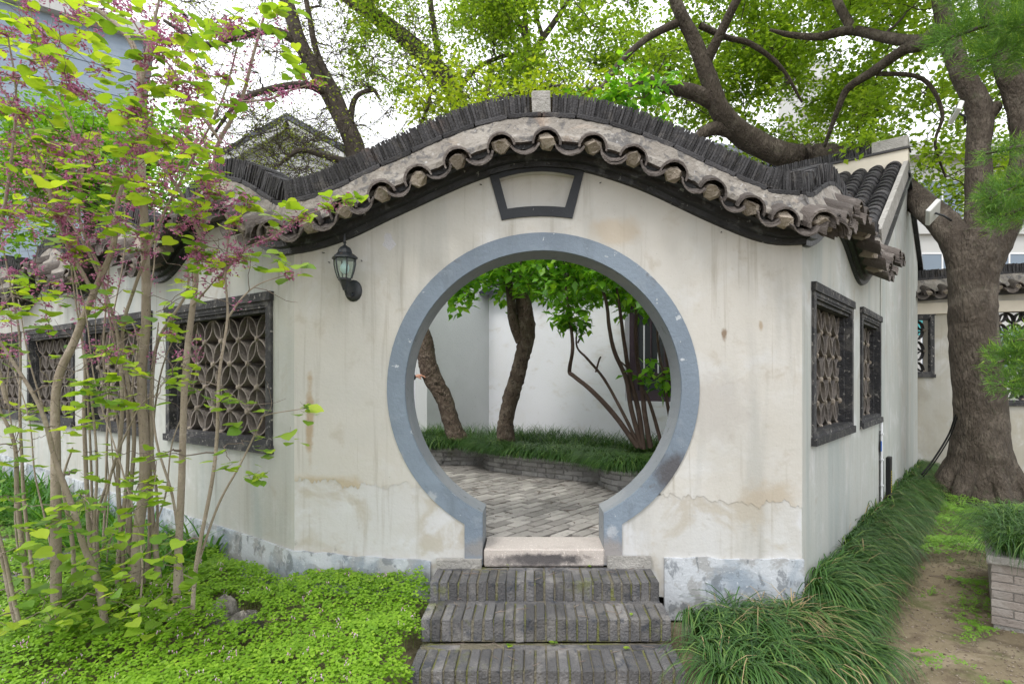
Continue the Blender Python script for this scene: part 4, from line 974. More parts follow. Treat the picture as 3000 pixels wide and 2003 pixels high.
# ------------------------------------------------------------------ trees: skeleton limbs, then branches reaching out to every leaf clump
class Tree:
    def __init__(s): s.sk = []; s.sr = []; s.big = Soup(); s.tw = Soup()
    def limb(s, pts, rad, k=12, n=7, wob=.03, big=True):
        c = catmull([tuple(p) for p in pts], n); r = np.interp(np.linspace(0, 1, len(c)), np.linspace(0, 1, len(rad)), rad)
        (s.big if big else s.tw).tube(c, r, k, wob=wob); s.sk.extend(c); s.sr.extend(r); return c
    def reach(s, cents, r_end=.006, sag=.05, k=4, steps=5, jit=.05, frac=.55):
        sk = np.array(s.sk); sr = np.array(s.sr); cents = np.asarray(cents)
        d0 = np.array([np.min(np.sum((sk-c)**2, 1)) for c in cents]); dirs = []
        for c in cents[np.argsort(d0)]:
            d = np.sum((sk-c)**2, 1); i = int(np.argmin(d)); p = sk[i]; L = math.sqrt(d[i]); r0 = min(sr[i]*frac, .012+.022*L)
            t = np.linspace(0, 1, steps+1)[:, None]; q = p+(c-p)*t; q += np.array([0, 0, 1])*np.sin(t*math.pi)*L*sag
            q[1:-1] += rng.normal(0, jit*L, (steps-1, 3)); rr = np.linspace(max(r0, r_end), r_end, steps+1)
            s.tw.tube(q, rr, k, cap=False); sk = np.vstack([sk, q[1:]]); sr = np.concatenate([sr, rr[1:]]); dirs.append(c-p)
        s.sk = list(sk); s.sr = list(sr)
        return cents[np.argsort(d0)], np.array(dirs)
    def twigs(s, c, n, L, r=.003, down=.0, k=3):
        """n fine twigs from every centre; returns points along them and their directions"""
        pos, dr = [], []
        for p in c:
            for _ in range(n):
                d = rdir(1, -.5, .9)[0]; l = L*rng.uniform(.5, 1.2); q = [p]
                for j in range(3):
                    d = norm(d+rng.normal(0, .28, 3)+np.array([0, 0, -down])); q.append(q[-1]+d*l/3)
                q = np.array(q); s.tw.tube(q, np.linspace(r, r*.5, 4), k, cap=False)
                for j in range(1, 4): pos.append(q[j]); dr.append(q[j]-q[j-1])
                pos.append(.5*(q[2]+q[3])); dr.append(q[3]-q[2])
        return np.array(pos), np.array(dr)
def leaves(su, tpl, pos, dr, per, size, spread, flat=.5, roll=.8, zr=None, droop=0):
    n = len(pos)*per; p = np.repeat(pos, per, 0)+rng.normal(0, spread, (n, 3)); d = norm(np.repeat(dr, per, 0))*.6+rdir(n)*1.0
    d[:, 2] = d[:, 2]*(1-flat)-droop
    sz = rng.uniform(size[0], size[1], n)
    su.inst(tpl[0], tpl[1], p, rots(d, roll=roll), sz, zr)
    return p
def scatter(n, fn, box, tries=40):
    """n points in pixel box x depth range, kept with chance fn(px,py)"""
    out = []
    while len(out) < n:
        px = rng.uniform(box[0], box[1]); py = rng.uniform(box[2], box[3]); Y = rng.uniform(box[4], box[5])
        if rng.random() < fn(px, py): out.append(np.array(P(px, py, Y)))
    return np.array(out)

# ---- the big camphor on the right
t1 = thing('camphor_tree', 'huge camphor tree with forked grey trunk and a limb arching behind the wall', 'tree', P(2878, 1445, 7.8))
tr = Tree(); Y0 = 7.8
tr.limb([P(2885, 1475, Y0), P(2878, 1400, Y0), P(2873, 1300, Y0), P(2870, 1200, Y0), P(2856, 1000, Y0), P(2848, 850, Y0), P(2850, 730, Y0), P(2856, 690, Y0)], [.56, .42, .345, .305, .285, .28, .32, .30], 20, 8, .04)
for a_, r_ in ((-2.7, .15), (-1.75, .12), (-.95, .15), (-.2, .14), (2.0, .2), (2.9, .16)):      # root flare
    b = np.array(P(2878, 1380, Y0)); dv = np.array([math.cos(a_), math.sin(a_), 0]); tr.big.tube([b+dv*.18+np.array([0, 0, .35]), b+dv*.30, b+dv*.50+np.array([0, 0, -.30]), b+dv*.74+np.array([0, 0, -.48])], [.10, r_, r_*.8, .05], 10, wob=.05)
tr.limb([P(2850, 830, 7.8), P(2790, 690, 7.9), P(2710, 605, 8.4), P(2600, 520, 9.4), P(2450, 462, 10.3), P(2300, 455, 10.4), P(2180, 398, 10.3), P(2112, 325, 10.1), P(2075, 230, 10), P(2030, 110, 9.9), P(1990, 30, 9.8), P(1930, -120, 9.6)], [.24, .20, .18, .19, .215, .22, .21, .18, .15, .125, .105, .07], 16, 7, .05)
tr.limb([P(2095, 300, 10.1), P(2030, 270, 10), P(1947, 253, 9.8), P(1880, 240, 9.6), P(1790, 285, 9.2), P(1690, 330, 8.9)], [.16, .13, .11, .08, .05, .03], 10)
tr.limb([P(2190, 400, 10.3), P(2110, 375, 10.2), P(2060, 390, 10.1), P(2035, 415, 10.1)], [.16, .13, .10, .07], 10)
tr.limb([P(2850, 780, 7.8), P(2870, 620, 7.8), P(2867, 450, 7.8), P(2870, 330, 7.8), P(2815, 210, 7.8), P(2778, 95, 7.8), P(2740, -60, 7.9), P(2700, -250, 8.2)], [.26, .18, .145, .16, .13, .115, .095, .07], 16, 7, .05)
tr.limb([P(2872, 345, 7.8), P(2915, 315, 7.75), P(2930, 305, 7.7)], [.15, .09, .05], 10)
tr.limb([P(2862, 800, 7.8), P(2925, 680, 7.7), P(2985, 560, 7.6), P(3005, 430, 7.6), P(2985, 300, 7.6), P(2945, 180, 7.6), P(2900, 40, 7.8), P(2860, -200, 8.1)], [.25, .21, .18, .17, .155, .14, .115, .08], 14, 7, .04)
tr.limb([P(2770, 70, 7.9), P(2696, 131, 8.3), P(2650, 145, 8.5), P(2556, 211, 8.9), P(2485, 258, 9.2), P(2455, 320, 9.4), P(2415, 431, 9.8)], [.11, .09, .08, .07, .06, .045, .03], 10)
tr.limb([P(2775, 95, 7.9), P(2690, 120, 8.4), P(2600, 112, 8.8), P(2495, 89, 9.2), P(2400, 108, 9.4), P(2320, 103, 9.5), P(2256, 88, 9.6)], [.09, .085, .08, .075, .06, .05, .025], 10)
tr.limb([P(2500, 92, 9.2), P(2460, 20, 9.3), P(2420, -70, 9.4)], [.075, .07, .05], 8)
tr.limb([P(2060, 200, 10), P(2120, 80, 9.7), P(2170, -20, 9.5), P(2250, -150, 9.5)], [.10, .08, .07, .05], 8)
tr.limb([P(2050, 75, 9.9), P(2130, 110, 10), P(2200, 130, 10), P(2290, 200, 10.1), P(2350, 300, 10.2)], [.06, .05, .05, .035, .02], 8)
tr.limb([P(2000, 60, 9.9), P(1900, 110, 9.8), P(1820, 180, 9.6), P(1760, 260, 9.4)], [.08, .06, .05, .03], 8)
tr.limb([P(2550, 215, 8.9), P(2700, 230, 8.8), P(2760, 330, 8.8), P(2740, 420, 8.9), P(2770, 520, 9.0)], [.04, .035, .03, .025, .015], 6)
def camph_d(px, py):
    if px < 1900: return max(0, .75-py/430.0)*(.35 if px < 1350 else .9)
    if py < 330: return .85
    if px > 2660: return .40 if py < 640 else .0
    return .55 if py < 480 and px > 2150 else .12
c1 = np.vstack([scatter(230, camph_d, (1020, 2560, -160, 600, 10.7, 13.5)), scatter(85, camph_d, (2480, 3150, -160, 600, 8.4, 12.5))])
c1b = scatter(60, lambda x, y: 1, (2300, 3600, -700, -120, 7.5, 12.0))
cc, _ = tr.reach(np.vstack([c1, c1b]), .010, .04)
pos, dr = tr.twigs(cc, 7, .55, .0055, .10)
su = Soup(); leaves(su, QL, pos, dr, 8, (.075, .13), .11, .35, .9)
tr.big.build('trunk', M['bark'], t1); tag(tr.tw.build('branches', M['bark_dark'], t1), kind='stuff'); su.build('crown', M['leaf_camph'], t1)

# ---- bare elm at left of the ridge
def simple_tree(name, label, base, limbs, box, ncl, fn, tw, L, leafmat, tpl, per, size, spread, bark='bark_dark', down=.1, extra=None, flat=.4, jit=.06, tr_=.0035):
    t = thing(name, label, 'tree', base); r = Tree()
    for pts, rad in limbs: r.limb(pts, rad, 10)
    c = scatter(ncl, fn, box)
    if extra is not None: c = np.vstack([c, extra])
    c, _ = r.reach(c, .005, .05, jit=jit); pos, dr = r.twigs(c, tw, L, tr_, down); s_ = Soup()
    leaves(s_, tpl, pos, dr, per, size, spread, flat)
    r.big.build('trunk', M[bark], t); tag(r.tw.build('branches', M['bark_dark'], t), kind='stuff'); s_.build('crown', leafmat, t); return t
YE = 11.0
simple_tree('elm_tree', 'nearly bare budding elm with leaning rough trunk left of the arch', P(1075, 900, YE),
    [([P(1110, 1300, YE), P(1080, 800, YE), P(1050, 560, YE), P(1036, 420, YE), P(965, 275, YE), P(885, 140, YE), P(852, 40, YE), P(800, -120, YE)], [.26, .24, .21, .19, .165, .14, .13, .09]),
     ([P(1030, 420, YE), P(1000, 300, 10.9), P(930, 160, 10.8), P(905, 40, 10.7), P(880, -80, 10.6)], [.09, .075, .06, .05, .035]),
     ([P(1020, 390, YE), P(1040, 290, 11.1), P(1090, 265, 11.1), P(1110, 285, 11.1)], [.07, .05, .04, .03]),
     ([P(960, 275, YE), P(900, 250, 10.6), P(800, 260, 10.2), P(700, 300, 10), P(620, 400, 9.9)], [.09, .07, .06, .045, .02]),
     ([P(880, 130, YE), P(800, 90, 10.8), P(690, 110, 10.6), P(600, 130, 10.4), P(480, 60, 10.2)], [.09, .07, .06, .05, .03]),
     ([P(1040, 480, YE), P(960, 460, 10.7), P(880, 440, 10.4), P(820, 480, 10.3)], [.08, .06, .05, .03])],
    (500, 1240, -120, 520, 9.6, 12.0), 150, lambda x, y: .9 if x < 1050 else .45, 8, .8, M['leaf_elm'], QL, 1, (.035, .065), .04, down=.14, jit=.12, tr_=.0065, extra=scatter(45, lambda x, y: 1, (700, 1010, 330, 530, 10.2, 11.6)))
YT = 12.4
simple_tree('leaning_tree', 'thick dark trunk leaning left above the arched ridge', P(1420, 700, YT),
    [([P(1470, 1300, YT), P(1410, 500, YT), P(1358, 340, YT), P(1310, 240, YT), P(1240, 160, YT), P(1150, 85, YT), P(1050, 15, YT), P(960, -50, YT)], [.26, .24, .21, .20, .19, .17, .15, .12]),
     ([P(1290, 210, YT), P(1275, 100, 12.3), P(1260, 0, 12.3), P(1255, -90, 12.3)], [.08, .065, .06, .04]),
     ([P(1120, 60, YT), P(1080, 20, 12.2), P(1060, -60, 12.2)], [.09, .08, .06]),
     ([P(1330, 280, YT), P(1400, 200, 12.2), P(1500, 160, 12), P(1600, 170, 11.8)], [.07, .05, .04, .02])],
    (1040, 1560, -100, 330, 10.8, 13.2), 70, lambda x, y: .8, 6, .6, M['leaf_camph'], QL, 5, (.05, .085), .09)
YS = 13.0
ts = simple_tree('slender_tree', 'slender dark double-stemmed tree rising behind the top of the arch', P(1553, 1200, YS),
    [([P(1560, 1300, YS), P(1556, 800, YS), P(1552, 320, YS), P(1548, 210, YS), P(1540, 110, YS), P(1510, 50, YS), P(1470, -20, YS)], [.15, .14, .125, .11, .09, .07, .05]),
     ([P(1550, 230, YS), P(1575, 140, YS), P(1620, 70, YS), P(1660, 10, YS), P(1690, -50, YS)], [.09, .075, .065, .05, .035]),
     ([P(1543, 130, YS), P(1538, 40, YS), P(1536, -60, YS)], [.07, .06, .045]),
     ([P(1590, 110, YS), P(1570, 40, YS), P(1560, -40, YS)], [.05, .045, .035])],
    (1380, 1900, -60, 330, 11.6, 14.0), 45, lambda x, y: .9, 6, .6, M['leaf_camph'], QL, 5, (.06, .10), .09)
YV = 6.0
simple_tree('privet_shrub', 'yellow-green leafy privet sprays showing above the left half of the arched ridge', P(1130, 1200, YV),
    [([P(1120, 1440, YV), P(1125, 1100, YV), P(1140, 800, YV), P(1200, 520, YV), P(1320, 360, YV), P(1480, 280, YV), P(1640, 250, YV)], [.05, .045, .04, .035, .028, .02, .012]),
     ([P(1140, 800, YV), P(1170, 560, YV), P(1220, 400, YV), P(1260, 280, YV), P(1230, 200, YV)], [.035, .03, .022, .016, .010]),
     ([P(1280, 420, YV), P(1400, 330, YV), P(1440, 240, YV)], [.02, .016, .01])],
    (1180, 1760, 190, 350, 5.6, 6.6), 62, lambda x, y: 1.0 if y > 250 else .5, 4, .26, M['leaf_privet'], QL, 3, (.04, .07), .04)
ex = scatter(35, lambda x, y: 1.0 if y < 500+.45*(x-100) else .3, (-120, 560, 300, 680, 6.9, 9.0))
simple_tree('maple_tree', 'dense fresh green maple behind the waved wall on the left', P(250, 1300, 8.0),
    [([P(300, 1300, 8.2), P(290, 900, 8.2), P(270, 600, 8.1), P(260, 420, 8.1)], [.16, .14, .11, .07]),
     ([P(285, 800, 8.2), P(150, 600, 8.0), P(60, 480, 7.9)], [.08, .06, .03]), ([P(280, 700, 8.2), P(420, 520, 8.0), P(480, 400, 7.9)], [.07, .05, .025])],
    (-150, 560, 330, 700, 7.2, 9.2), 55, lambda x, y: 1.0 if 250+.0*x < y and y > 280+.25*max(0, x-350) else .1, 6, .45, M['leaf_maple'], QL, 6, (.06, .10), .07, extra=ex)

# ---- courtyard trees
tA = thing('leaning_court_tree', 'knotty trunk leaning left in the courtyard with the hand on it', 'tree', P(1335, 1275, 8.25))
tr = Tree(); ya = 8.1
c_ = tr.limb([P(1345, 1300, ya), P(1325, 1240, ya), P(1300, 1170, ya), P(1262, 1090, ya), P(1247, 1030, ya), P(1240, 980, ya), P(1200, 900, ya), P(1190, 780, ya), P(1230, 640, ya)], [.14, .12, .115, .135, .125, .105, .095, .085, .06], 14, 8, .09)
for q in ((1268, 1075), (1300, 1150), (1250, 1045), (1285, 1120)):
    p = np.array(P(q[0]+rng.uniform(-15, 15), q[1], ya-.11)); tr.big.tube([p+np.array([0, .05, 0]), p, p+np.array([0, -.02, 0])], [.05, .035, .012], 8)
ca = scatter(7, lambda x, y: 1, (1050, 1420, 600, 790, 7.4, 8.8)); cc, _ = tr.reach(ca, .006); pos, dr = tr.twigs(cc, 5, .35); su = Soup(); leaves(su, QL, pos, dr, 3, (.07, .12), .06, .3, .7, droop=.3)
tr.big.build('trunk', M['bark_court'], tA); tag(tr.tw.build('branches', M['stem_court'], tA), kind='stuff'); su.build('crown', M['leaf_court'], tA)
tB = thing('upright_court_tree', 'rough brown trunk standing mid-courtyard before the white wall', 'tree', P(1485, 1262, 8.0))
tr = Tree(); yb = 7.9
tr.limb([P(1480, 1290, yb), P(1484, 1230, yb), P(1500, 1150, yb), P(1522, 1080, yb), P(1538, 1010, yb), P(1542, 950, yb), P(1535, 880, yb), P(1522, 800, yb), P(1510, 700, yb), P(1500, 560, yb)], [.13, .105, .11, .105, .11, .12, .11, .10, .09, .06], 14, 8, .09)
tr.limb([P(1528, 1000, yb), P(1503, 935, yb-.05), P(1496, 870, yb-.08), P(1480, 780, yb-.1), P(1440, 680, yb)], [.09, .07, .06, .055, .04], 10)
ca = scatter(60, lambda x, y: 1 if (y < 880-(abs(x-1560)*.05)) else 0, (1300, 1790, 660, 890, 6.6, 8.2)); cc, _ = tr.reach(ca, .006); pos, dr = tr.twigs(cc, 6, .34); su = Soup(); leaves(su, QL, pos, dr, 3, (.09, .15), .06, .25, .6, droop=.35)
tr.big.build('trunk', M['bark_court'], tB); tag(tr.tw.build('branches', M['stem_court'], tB), kind='stuff'); su.build('crown', M['leaf_court'], tB)
tC = thing('multi_stem_shrub', 'many-stemmed dark green shrub growing from the planter before the plum window', 'shrub', P(1870, 1310, 6.4))
tr = Tree(); yc = 6.45
for pts, r_ in (([(1868, 1310), (1800, 1215), (1735, 1145), (1680, 1100), (1668, 1085), (1678, 1020), (1672, 950), (1660, 860), (1650, 740)], .030),
                ([(1872, 1305), (1820, 1200), (1770, 1110), (1720, 1050), (1690, 1015), (1690, 960)], .020),
                ([(1880, 1310), (1850, 1200), (1835, 1110), (1800, 1030), (1785, 960), (1775, 880), (1740, 780), (1700, 660)], .030),
                ([(1885, 1315), (1870, 1200), (1845, 1100), (1828, 1000), (1815, 900), (1800, 800)], .032),
                ([(1905, 1310), (1890, 1220), (1880, 1130), (1868, 1060), (1862, 980), (1865, 880), (1850, 760)], .032),
                ([(1935, 1290), (1910, 1200), (1890, 1150), (1850, 1090), (1820, 1060)], .022),
                ([(1975, 1290), (1955, 1180), (1945, 1100), (1930, 1030), (1925, 940), (1930, 830)], .022),
                ([(1990, 1260), (1960, 1100), (1950, 1000), (1960, 900)], .018)):
    tr.limb([P(x, y, yc+.12*i*rng.uniform(-.3, .3)) for i, (x, y) in enumerate(pts)], [r_, r_*.85, r_*.65, r_*.4], 8, 5, .05)
tr.limb([P(1692, 1005, yc), P(1706, 975, yc), P(1704, 955, yc)], [.012, .012, .010], 6); tr.limb([P(1745, 1090, yc), P(1755, 1055, yc), P(1760, 1045, yc)], [.012, .011, .010], 6)
ca = np.vstack([scatter(68, lambda x, y: 1 if y < 860+(max(0, x-1600)*.45 if x < 1800 else 45) else 0, (1600, 2050, 690, 950, 5.7, 7.2)), scatter(16, lambda x, y: 1, (1660, 1960, 250, 420, 6.0, 7.0)), scatter(2, lambda x, y: 1, (1900, 1950, 1090, 1130, 6.2, 6.5)), scatter(4, lambda x, y: 1, (1640, 1700, 890, 960, 6.3, 6.6))])
cc, _ = tr.reach(ca, .005); pos, dr = tr.twigs(cc, 5, .26); su = Soup(); leaves(su, QL, pos, dr, 3, (.08, .14), .045, .25, .6, droop=.40)
tr.big.build('stems', M['stem_court'], tC); tag(tr.tw.build('branches', M['stem_court'], tC), kind='stuff'); su.build('foliage', M['leaf_court'], tC)

# ------------------------------------------------------------------ ground plants
def blades(name, label, roots, outward, length, width, matk, droop, parent=None, seg=4, kind='stuff', spread=.55, dry=0, t0=(.10, .55), lmul=1.0):
    """arching strap leaves from root points; outward = preferred bend direction per root"""
    su = Soup(); n = len(roots); L = rng.uniform(length[0], length[1], n)*lmul; w = rng.uniform(width[0], width[1], n)
    d = norm(np.stack([outward[:, 0]+rng.normal(0, spread, n), outward[:, 1]+rng.normal(0, spread, n), np.zeros(n)], -1)); side = np.stack([-d[:, 1], d[:, 0], np.zeros(n)], -1)
    th0 = rng.uniform(t0[0], t0[1], n); th1 = rng.uniform(droop[0], droop[1], n)
    pts = [np.asarray(roots, float)]
    for k in range(seg):
        th = th0+(th1-th0)*((k+.5)/seg); pts.append(pts[-1]+(d*np.sin(th)[:, None]+np.array([0, 0, 1.])*np.cos(th)[:, None])*(L/seg)[:, None])
    V = []
    for k, p in enumerate(pts):
        ww = (w*(1-(k/seg)**2*.85)*(.75 if k == 0 else 1))[:, None]; V += [p-side*ww, p+side*ww]
    V = np.stack(V, 1); m = 2*(seg+1); f = np.array([(2*k, 2*k+1, 2*k+3, 2*k+2) for k in range(seg)])
    su.V.append(V.reshape(-1, 3)); su.Q.append((f[None]+(np.arange(n)*m)[:, None, None]).reshape(-1, 4)); su.R.append(np.repeat(rng.random(n)*.9+.1*rng.random(n), m)); su.n = n*m
    o = su.build(name, M[matk], parent)
    if parent is None: tag(o, label, 'grass', kind=kind)
    else: tag(o, kind=kind)
    return o
def tuft_roots(centers, per, r, zf):
    c = np.repeat(np.asarray(centers), per, 0); a = rng.uniform(0, 2*math.pi, len(c)); q = r*np.sqrt(rng.random(len(c)))
    p = np.stack([c[:, 0]+q*np.cos(a), c[:, 1]+q*np.sin(a)], -1); return np.column_stack([p, zf(p)]), np.stack([np.cos(a), np.sin(a)], -1)
# hedge of arching lilyturf along the right wall and round in front of it
hc = []
for a in np.arange(-.10, 7.3, .17):
    for d in (.05, .17, .27):
        p = right.at(a+rng.uniform(-.05, .05), 0, d+rng.uniform(-.03, .03)); hc.append((p.x, p.y, .70, -.45))
for x in np.arange(1.04, 2.35, .17):
    for y in np.arange(3.12, 3.95, .17):
        if x+.40*(3.95-y) < 2.16: hc.append((x+rng.uniform(-.05, .05), y+rng.uniform(-.05, .05), .40, -.55))
hc = np.array(hc); nt_ = 115; tl_ = np.repeat(rng.uniform(.72, 1.10, len(hc))*np.where((hc[:, 0]-1.913)*.773-(hc[:, 1]-YW)*.635 > .21, .80, 1.0), nt_); tb_ = np.repeat(rng.normal(0, .28, (len(hc), 2)), nt_, 0)
hr_, ho = tuft_roots(hc[:, :2], nt_, .055, lambda p: np.full(len(p), .06)); hd_ = np.repeat(hc[:, 2:], nt_, 0)
ho = ho*.62+hd_+tb_; hr_[:, 2] += .12*np.clip(1-((hr_[:, 0]-1.913)*.773-(hr_[:, 1]-YW)*.635)/.32, 0, 1)*(hr_[:, 1] > 4.0)
hedge = blades('lilyturf_hedge', 'thick border of arching dark green grass hugging the right-hand wall', hr_, ho, (.34, .58), (.0028, .0062), 'blade', (2.6, 3.2), seg=6, spread=.22, t0=(.0, .38), lmul=tl_)
k = rng.random(len(hr_)) < .012; k |= (np.hypot(hr_[:, 0]-1.62, hr_[:, 1]-3.66) < .11) & (rng.random(len(hr_)) < .35)
blades('dry_grass', '', hr_[k]+np.array([0, 0, .02]), ho[k], (.36, .58), (.0022, .0042), 'blade_dry', (2.2, 3.0), parent=hedge, seg=5, spread=.3)
# grass on the courtyard planter, spilling over the brick
pc = []
for lb in lobes:
    c = catmull(lb, 8)
    for q in c[::1]:
        for o_ in (.06, .2, .36): pc.append((q[0]+rng.uniform(-.04, .04), q[1]+o_+rng.uniform(-.04, .04)))
pr_, po = tuft_roots(np.array(pc), 42, .09, lambda p: np.full(len(p), .71)); po = po*.8+np.array([-.2, -.55])
cg = blades('court_grass', 'dark spilling grass along the top of the courtyard planter', pr_, po, (.28, .44), (.004, .006), 'blade', (2.1, 2.9), seg=5, spread=.3, t0=(.02, .4))
c2 = scatter(0, lambda x, y: 1, (0, 1, 0, 1, 1, 2)) if False else np.column_stack([rng.uniform(-2.2, 2.3, 260), rng.uniform(6.9, 9.4, 260)])
c2 = np.array([c for c in c2 if (c[1] > 7.9-.55*(c[0]+.7) and c[0] < 2.2 and c[1] < 9.2-.82*(c[0]-.3)) or (-1.5 < c[0] < -.7 and 8.1 < c[1] < 9.0)])
r2, o2 = tuft_roots(c2, 50, .14, lambda p: np.full(len(p), .70)); blades('grass_behind', '', r2, o2, (.25, .42), (.003, .005), 'blade', (1.0, 2.2), parent=cg, seg=4)
# grass overflowing the planter on the right
c3 = [Tp @ Vector((x, y, .44)) for x in np.arange(.1, 1.5, .13) for y in np.arange(.1, 1.25, .13)]
r3, o3 = tuft_roots(np.array([(c.x, c.y) for c in c3]), 70, .09, lambda p: np.full(len(p), .46)); o3 = o3*.8+np.array([-.35, -.45])
blades('planter_grass', 'arching dark grass overflowing the brick planter on the right', r3, o3, (.34, .56), (.0025, .0045), 'blade', (2.0, 3.0), seg=6, t0=(.02, .4))
# broad strap leaves along the foot of the left wall
c4 = np.array([[left.at(a, 0, d).x, left.at(a, 0, d).y] for a in np.arange(.9, 7.5, .16) for d in (.15, .38, .6)])+rng.normal(0, .05, (126, 2))[:len(np.arange(.9, 7.5, .16))*3]
r4, o4 = tuft_roots(c4, 16, .05, lambda p: gz(p[:, 0], p[:, 1]))
blades('daylily_leaves', 'broad green strap leaves along the foot of the left wall', r4, o4+np.array([-.1, -.3]), (.30, .58), (.009, .016), 'blade_wide', (1.0, 2.2), seg=5)

# clover (oxalis) carpet on the left
def in_steps(p): return (p[:, 0] > SX-sw-.03+.06*np.sin(p[:, 1]*17)) & (p[:, 0] < SX+sw+.02)
def carpet(n, box, keep, h, size, matk, name, label, stems=.0):
    p = np.column_stack([rng.uniform(box[0], box[1], n), rng.uniform(box[2], box[3], n)]); p = p[keep(p)]
    u = rng.random(len(p)); z = gz(p[:, 0], p[:, 1])+h(p)*(.45+.55*np.sqrt(u))
    z += .03*np.sin(p[:, 0]*7.3+p[:, 1]*3)+.025*np.sin(p[:, 1]*9.1-p[:, 0]*4)
    pos = np.column_stack([p, z]); nn = norm(np.column_stack([rng.normal(0, .2, len(p)), rng.normal(-.22, .2, len(p)), np.ones(len(p))]))
    a = rng.uniform(0, 2*math.pi, len(p)); d = np.column_stack([np.cos(a), np.sin(a), np.zeros(len(p))]); d = norm(d-nn*np.sum(d*nn, 1, keepdims=True))
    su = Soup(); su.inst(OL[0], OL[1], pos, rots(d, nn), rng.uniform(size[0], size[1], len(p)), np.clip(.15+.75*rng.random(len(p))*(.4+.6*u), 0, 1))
    o = tag(su.build(name, M[matk]), label, 'ground cover', kind='stuff'); return o, pos
def ox_keep(p):
    k = ~in_steps(p); wl = (p[:, 1]-YW)+np.tan(math.radians(35))*(p[:, 0]+1.69); k &= np.where(p[:, 0] > -1.69, p[:, 1] < YW-.03, wl < -.10)
    k &= (np.hypot(p[:, 0]-P(655, 0, 3.62).x, p[:, 1]-3.62) > .11) & (np.hypot(p[:, 0]-P(715, 0, 3.52).x, p[:, 1]-3.52) > .11)
    return k
def ox_h(p): return .11+.05*np.clip((p[:, 1]-2.6)/1.2, 0, 1)+.05*np.clip(1-(np.abs(p[:, 0]+.75))/.3, 0, 1)
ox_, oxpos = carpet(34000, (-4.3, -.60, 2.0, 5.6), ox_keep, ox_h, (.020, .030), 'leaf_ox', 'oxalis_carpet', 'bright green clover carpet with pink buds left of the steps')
su = Soup(); k = rng.choice(len(oxpos), 5200, replace=False); q = oxpos[k]; base_ = q.copy(); base_[:, 2] -= .11; base_[:, :2] += rng.normal(0, .02, (len(q), 2))
vv = np.stack([base_-[.0009, 0, 0], base_+[.0009, 0, 0], q], 1); su.V.append(vv.reshape(-1, 3)); su.T.append(np.arange(3*len(q)).reshape(-1, 3)); su.R.append(np.full(3*len(q), .3)); su.n = 3*len(q)
tag(su.build('stalks', M['leaf_ox'], ox_), kind='stuff')
# pink buds in small nodding clusters
su = Soup(); k = rng.choice(len(oxpos), 330, replace=False); cl = oxpos[k]; cl = cl[(cl[:, 1] < 4.4)]
pb = np.repeat(cl, 5, 0)+rng.normal(0, .010, (len(cl)*5, 3))+np.array([0, -.005, .035]); dd = np.column_stack([rng.normal(0, .35, len(pb)), rng.normal(-.1, .35, len(pb)), -np.ones(len(pb))])
su.inst(np.array([(0, 0, 0), (.16, .3, 0), (0, .3, .16), (-.16, .3, 0), (0, .3, -.16), (0, 1, 0)]), np.array([(0, 1, 2), (0, 2, 3), (0, 3, 4), (0, 4, 1), (5, 2, 1), (5, 3, 2), (5, 4, 3), (5, 1, 4)]), pb, rots(dd), rng.uniform(.014, .022, len(pb)))
tag(su.build('buds', M['flower_ox'], ox_), kind='stuff')
# feathery herbs on the right and far left
def herb_keep_r(p):
    d = (p[:, 0]-1.913)*.773-(p[:, 1]-YW)*.635; th_ = np.sin(p[:, 0]*3.1)*.15
    return (d > .52) & (p[:, 1] > 5.15+th_+.35*np.maximum(0, 4.2-p[:, 0])) & (p[:, 1] < 9.5) & (np.hypot(p[:, 0]-6.19, p[:, 1]-7.8) > .55)
carpet(26000, (3.0, 8.5, 4.9, 9.6), herb_keep_r, lambda p: np.full(len(p), .13), (.018, .032), 'leaf_chervil', 'herb_patch', 'bright feathery weeds round the foot of the camphor')
_hs = np.column_stack([rng.uniform(2.2, 4.8, 95), rng.uniform(2.3, 5.3, 95)]); _hr = rng.uniform(.02, .10, 95)
def herb_sparse(p): return ((np.min(np.hypot(p[:, None, 0]-_hs[None, :, 0], p[:, None, 1]-_hs[None, :, 1])/_hr[None], 1) < rng.random(len(p))*1.2) & ((p[:, 0]-1.913)*.773-(p[:, 1]-YW)*.635 > .55)) | ((np.abs((p[:, 0]-3.10)-.78*(p[:, 1]-3.95)) < .16*rng.random(len(p))) & (p[:, 1] < 4.9) & (p[:, 1] > 3.6))
carpet(14000, (2.1, 4.8, 2.3, 5.3), herb_sparse, lambda p: np.full(len(p), .03), (.010, .022), 'leaf_chervil', 'path_weeds', 'scattered small weeds on the bare path by the planter')
carpet(14000, (-7.5, -3.2, 4.4, 8.5), lambda p: (p[:, 1]-YW)+np.tan(math.radians(35))*(p[:, 0]+1.69) < -.35, lambda p: np.full(len(p), .16), (.016, .03), 'leaf_chervil', 'left_herb_patch', 'low leafy weeds beyond the slate slab on the left')

# pebbles and crumbs on the bare path
n_ = 5200; p = np.column_stack([rng.uniform(2.1, 5.2, n_), rng.uniform(2.2, 5.6, n_)]); su = Soup()
tv_ = np.array([(1, 0, 0), (-.5, .87, 0), (-.5, -.87, 0), (0, 0, .7), (.2, .1, -.5)]); tf_ = np.array([(0, 1, 3), (1, 2, 3), (2, 0, 3), (1, 0, 4), (2, 1, 4), (0, 2, 4)])
su.inst(tv_, tf_, np.column_stack([p, gz(p[:, 0], p[:, 1])-.017]), rots(rdir(n_, -.2, .2)), rng.uniform(.003, .011, n_)**1.0)
tag(su.build('path_crumbs', M['crumb'], None, False), 'small pebbles and crumbs of earth on the bare path', 'gravel', kind='stuff')
